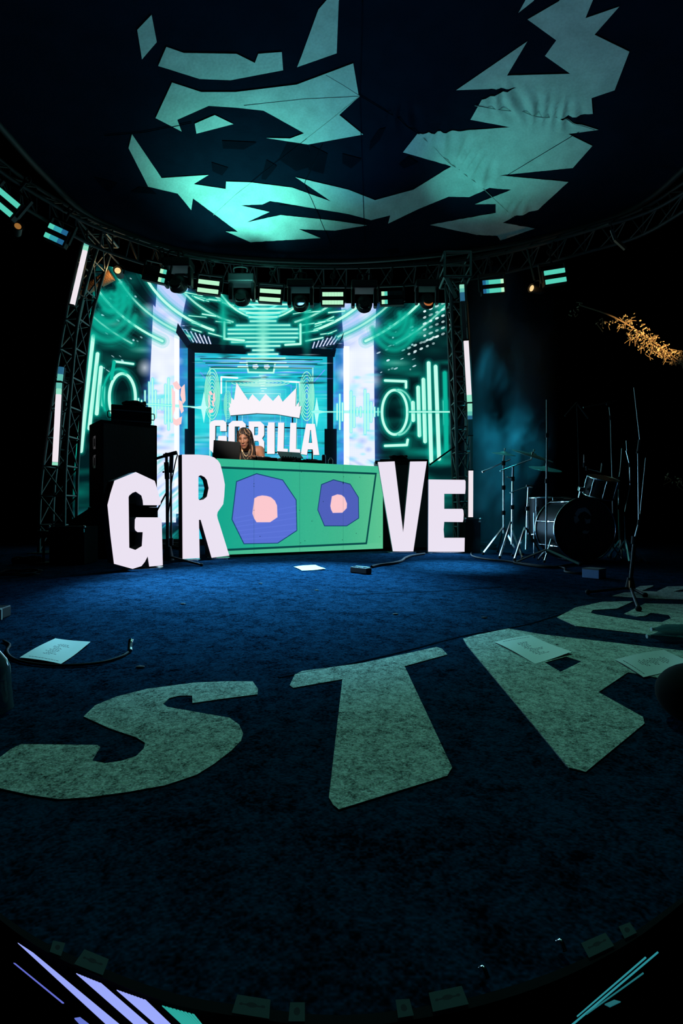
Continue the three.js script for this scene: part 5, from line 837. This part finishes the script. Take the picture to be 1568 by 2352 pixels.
// ---------------------------------------------------------------- front edge of the deck
const tagPaint = (round) => { const cv = document.createElement('canvas'); cv.width = 128; cv.height = 96; const g = cv.getContext('2d'); g.fillStyle = 'rgb(40,62,60)'; g.fillRect(0, 0, 128, 96); g.fillStyle = 'rgb(8,12,12)'; g.beginPath(); if (round) g.ellipse(64, 46, 26, 20, 0, 0, 7); else { g.ellipse(64, 42, 20, 13, 0, 0, 7); g.fill(); g.beginPath(); g.ellipse(64, 44, 46, 5, 0, 0, 7); g.ellipse(24, 44, 7, 7, 0, 0, 7); g.ellipse(104, 42, 8, 7, 0, 0, 7); } g.fill(); const t = new THREE.CanvasTexture(cv); t.colorSpace = THREE.SRGBColorSpace; return new THREE.MeshStandardMaterial({ map: t, roughness: 0.9, side: THREE.DoubleSide }); };
const tagWide = tagPaint(false), tagRound = tagPaint(true);
for (const [round, c, where] of [[1, [[122, 2160], [150, 2166], [140, 2196], [114, 2186]], 'furthest left'], [0, [[194, 2180], [250, 2203], [236, 2240], [170, 2214]], 'beside the lavender bars'], [0, [[545, 2284], [621, 2296], [618, 2340], [532, 2326]], 'left of the frame middle'], [1, [[666, 2302], [700, 2302], [700, 2346], [662, 2346]], 'rounded, near the frame middle'], [1, [[908, 2296], [940, 2294], [950, 2332], [914, 2338]], 'rounded, right of the frame middle'], [0, [[984, 2280], [1060, 2264], [1076, 2306], [994, 2324]], 'right of the frame middle'], [0, [[1334, 2166], [1390, 2142], [1410, 2172], [1352, 2200]], 'on the right curve'], [1, [[1420, 2128], [1446, 2118], [1462, 2142], [1434, 2156]], 'furthest right']]) {
  const P = c.map(([x, y]) => fl(x, y, 0.0065)), m = P.reduce((a, p) => a.add(p), V3(0, 0, 0)).multiplyScalar(0.25), g = new THREE.BufferGeometry(); g.setAttribute('position', new THREE.Float32BufferAttribute(P.flatMap((p) => [p.x, p.y, p.z]), 3)); g.setAttribute('uv', new THREE.Float32BufferAttribute([0, 1, 1, 1, 1, 0, 0, 0], 2)); g.setIndex([0, 3, 1, 1, 3, 2]); g.computeVertexNormals();
  tagged('edge_sticker', g, round ? tagRound : tagWide, 'dim pale sticker on the front deck edge, ' + where, 'sticker', 'stickers along the deck edge');
}
for (const [x, y, w] of [[1110, 2253, 'left'], [1288, 2190, 'right']]) tagged('deck_latch', hose([fl(x - 8, y - 10).setY(0.008), fl(x, y - 4).setY(0.012), fl(x + 9, y + 10).setY(0.008)], 0.003, 12, 6), M.chrome, `small chrome latch on the deck edge, ${w} of the pair`, 'latch', 'latches on the deck edge');
// light bars on the fascia, just below the deck edge
const bar = (label, c, mat, n, lit) => {
  const y = 0.002, P = c.map(([px, py]) => fl(px, py, y)), m = P.reduce((a, p) => a.add(p), V3(0, 0, 0)).multiplyScalar(0.25), o = thing('light_bar', label, 'light', m), geo = [], back = [];
  for (let k = 0; k < n; k++) { const a = k / n, b = (k + (n > 1 ? 0.62 : 1)) / n, q = [P[0].clone().lerp(P[1], a), P[0].clone().lerp(P[1], b), P[3].clone().lerp(P[2], b), P[3].clone().lerp(P[2], a)].map((p) => p.sub(m)); geo.push(plan(q.map(xz), -0.001, 0)); }
  part(o, 'led_strip', geo, mat); part(o, 'bar_housing', plan(P.map((p) => p.clone().sub(m)).map(xz), -0.012, -0.0015), M.matte);
  if (lit) panel('light_bar_glow', m.clone().add(V3(0, 0.004, 0)), V3(0, 1, 0.3), 0.03, 0.1, lit, 1.0);
};
const LAV = glow(0.32, 0.38, 0.95), TEALDIM = glow(0.02, 0.35, 0.30), CYDIM = glow(0.02, 0.22, 0.26);
bar('long lavender light bar at the lower left', [[41, 2165], [76, 2188], [320, 2390], [286, 2390]], LAV, 1, new THREE.Color(0.3, 0.38, 1));
bar('ribbed lavender light bar, second at the lower left', [[175, 2235], [235, 2259], [386, 2390], [352, 2390]], LAV, 9); bar('ribbed lavender light bar, third at the lower left', [[268, 2273], [337, 2297], [433, 2390], [402, 2390]], LAV, 10); bar('ribbed teal light bar next to the lavender ones', [[372, 2309], [449, 2330], [500, 2395], [465, 2395]], TEALDIM, 9);
bar('hair thin lavender light line at the lower left', [[31, 2211], [35, 2212], [147, 2303], [143, 2303]], glow(0.12, 0.14, 0.6), 1); bar('short lavender glow at the bottom left corner', [[171, 2338], [184, 2336], [235, 2375], [205, 2375]], glow(0.12, 0.16, 0.6), 1);
bar('thin cyan light line on the lower right fascia, outer', [[1324, 2333], [1326, 2334], [1484, 2199], [1481, 2197]], CYDIM, 1); bar('thin cyan light line on the lower right fascia, middle', [[1300, 2362], [1303, 2364], [1512, 2187], [1509, 2185]], CYDIM, 1); bar('thin cyan light line on the lower right fascia, inner', [[1345, 2328], [1347, 2329], [1478, 2235], [1476, 2233]], glow(0.01, 0.12, 0.14), 1); bar('faint cyan glow on the lower right fascia', [[1388, 2306], [1400, 2312], [1425, 2300], [1410, 2296]], glow(0.01, 0.10, 0.12), 1);

// ---------------------------------------------------------------- climbing plant beyond the drums, lit warm from behind the tent
{
  const D = 7.2, o = thing('climbing_plant', 'leafy climbing plant lit amber at the far right', 'plant', at(1450, 1176, D).setY(0)), P = pipe(o, D);
  const bark = std(0.30, 0.20, 0.10, { roughness: 0.9 }), leafMat = std(0.62, 0.48, 0.26, { roughness: 0.7 }), twigs = [], leaf = new THREE.SphereGeometry(1, 6, 4).scale(1, 0.25, 0.55), mats = [];
  const main = [[1330, 700], [1395, 722], [1440, 745], [1470, 765], [1505, 790], [1540, 815], [1590, 850]];
  part(o, 'stem', hose([V3(P(1590, 850).x, 0, 0), P(1600, 1000), P(1590, 850)], 0.03, 20, 8), bark); part(o, 'branch', hose(main.map((m) => P(...m)), 0.010, 50, 6), bark);
  const add = (x, y, n, spread) => { for (let k = 0; k < n; k++) { const a = [x + rr(-spread, spread), y + rr(-spread * 0.5, spread * 0.7)], p = P(...a, rr(-0.15, 0.15)); mats.push(new THREE.Matrix4().compose(p, new THREE.Quaternion().setFromEuler(new THREE.Euler(rr(0, 6), rr(0, 6), rr(0, 6))), V3(1, 1, 1).multiplyScalar(rr(0.010, 0.024)))); if (k % 3 === 0) twigs.push(hose([p, p.clone().add(V3(rr(-0.05, 0.05), rr(-0.06, 0.03), 0.02)), p.clone().add(V3(rr(-0.09, 0.09), rr(-0.14, 0.02), 0.03))], 0.004, 8, 5)); } };
  add(1323, 710, 9, 9); add(1378, 742, 5, 9); add(1402, 738, 12, 12); add(1440, 735, 26, 16); add(1448, 750, 10, 14); add(1470, 765, 60, 18); add(1490, 785, 70, 20); add(1512, 800, 60, 16); add(1530, 812, 40, 14); add(1550, 815, 30, 12); add(1562, 825, 26, 10); add(1528, 1092, 6, 10); add(1548, 1105, 8, 10);
  part(o, 'twigs', twigs, bark).userData.kind = 'stuff';
  const im = new THREE.InstancedMesh(leaf, leafMat, mats.length); im.name = 'leaves'; mats.forEach((m, i) => im.setMatrixAt(i, m)); im.userData.kind = 'stuff'; im.castShadow = im.receiveShadow = true; o.add(im);
  spot('plant_lamp_light', at(1640, 800, 5.6), at(1480, 775, D), new THREE.Color(1, 0.62, 0.25), 26, 0.34, 0.4, 2);
}
// ---------------------------------------------------------------- smoke drifting by the right tower
{
  const o = thing('smoke', 'teal lit smoke drifting right of the right truss tower', 'smoke', at(1150, 1176, 7.2).setY(0)); o.userData.kind = 'stuff';
  const mat = new THREE.MeshStandardMaterial({ color: new THREE.Color().setRGB(0.30, 0.62, 0.85), roughness: 1, vertexColors: true, transparent: true, side: THREE.DoubleSide, depthWrite: false });
  const puff = (x0, y0, x1, y1, D, s, dens) => {
    const nx = 46, ny = 60, pos = [], col = [], uv = [], idx = [], a = rel(o, at(x0, y0, D)), b = rel(o, at(x1, y1, D));
    for (let j = 0; j <= ny; j++) for (let i = 0; i <= nx; i++) {
      const u = i / nx, v = j / ny, n = 0.68 * L8(u * 0.3 + s, v * 0.42 + s) + 0.27 * L20(u * 0.3 + s, v * 0.36) + 0.05 * L60(u * 0.3, v * 0.4 + s), e = Math.sin(Math.PI * Math.min(1, u * 1.0)) ** 1.2 * Math.sin(Math.PI * v) ** 0.8;
      pos.push(a.x + (b.x - a.x) * u, a.y + (b.y - a.y) * v, a.z + 0.5 * (n - 0.5) + 0.25 * Math.sin(u * 4 + s)); col.push(1, 1, 1, Math.max(0, Math.min(0.9, dens * e * Math.max(0, (n - 0.2) * 2)))); uv.push(u, v);
    }
    for (let j = 0; j < ny; j++) for (let i = 0; i < nx; i++) { const p = j * (nx + 1) + i, q = p + nx + 1; idx.push(p, q, p + 1, p + 1, q, q + 1); }
    const g = new THREE.BufferGeometry(); g.setAttribute('position', new THREE.Float32BufferAttribute(pos, 3)); g.setAttribute('color', new THREE.Float32BufferAttribute(col, 4)); g.setAttribute('uv', new THREE.Float32BufferAttribute(uv, 2)); g.setIndex(idx); g.computeVertexNormals(); part(o, 'wisp', g, mat);
  };
  puff(1050, 640, 1300, 1280, 7.5, 0.13, 0.34); puff(1040, 720, 1240, 1270, 7.1, 0.47, 0.3); puff(1060, 930, 1300, 1290, 6.7, 0.71, 0.3);
}
renderer.render(scene, camera);
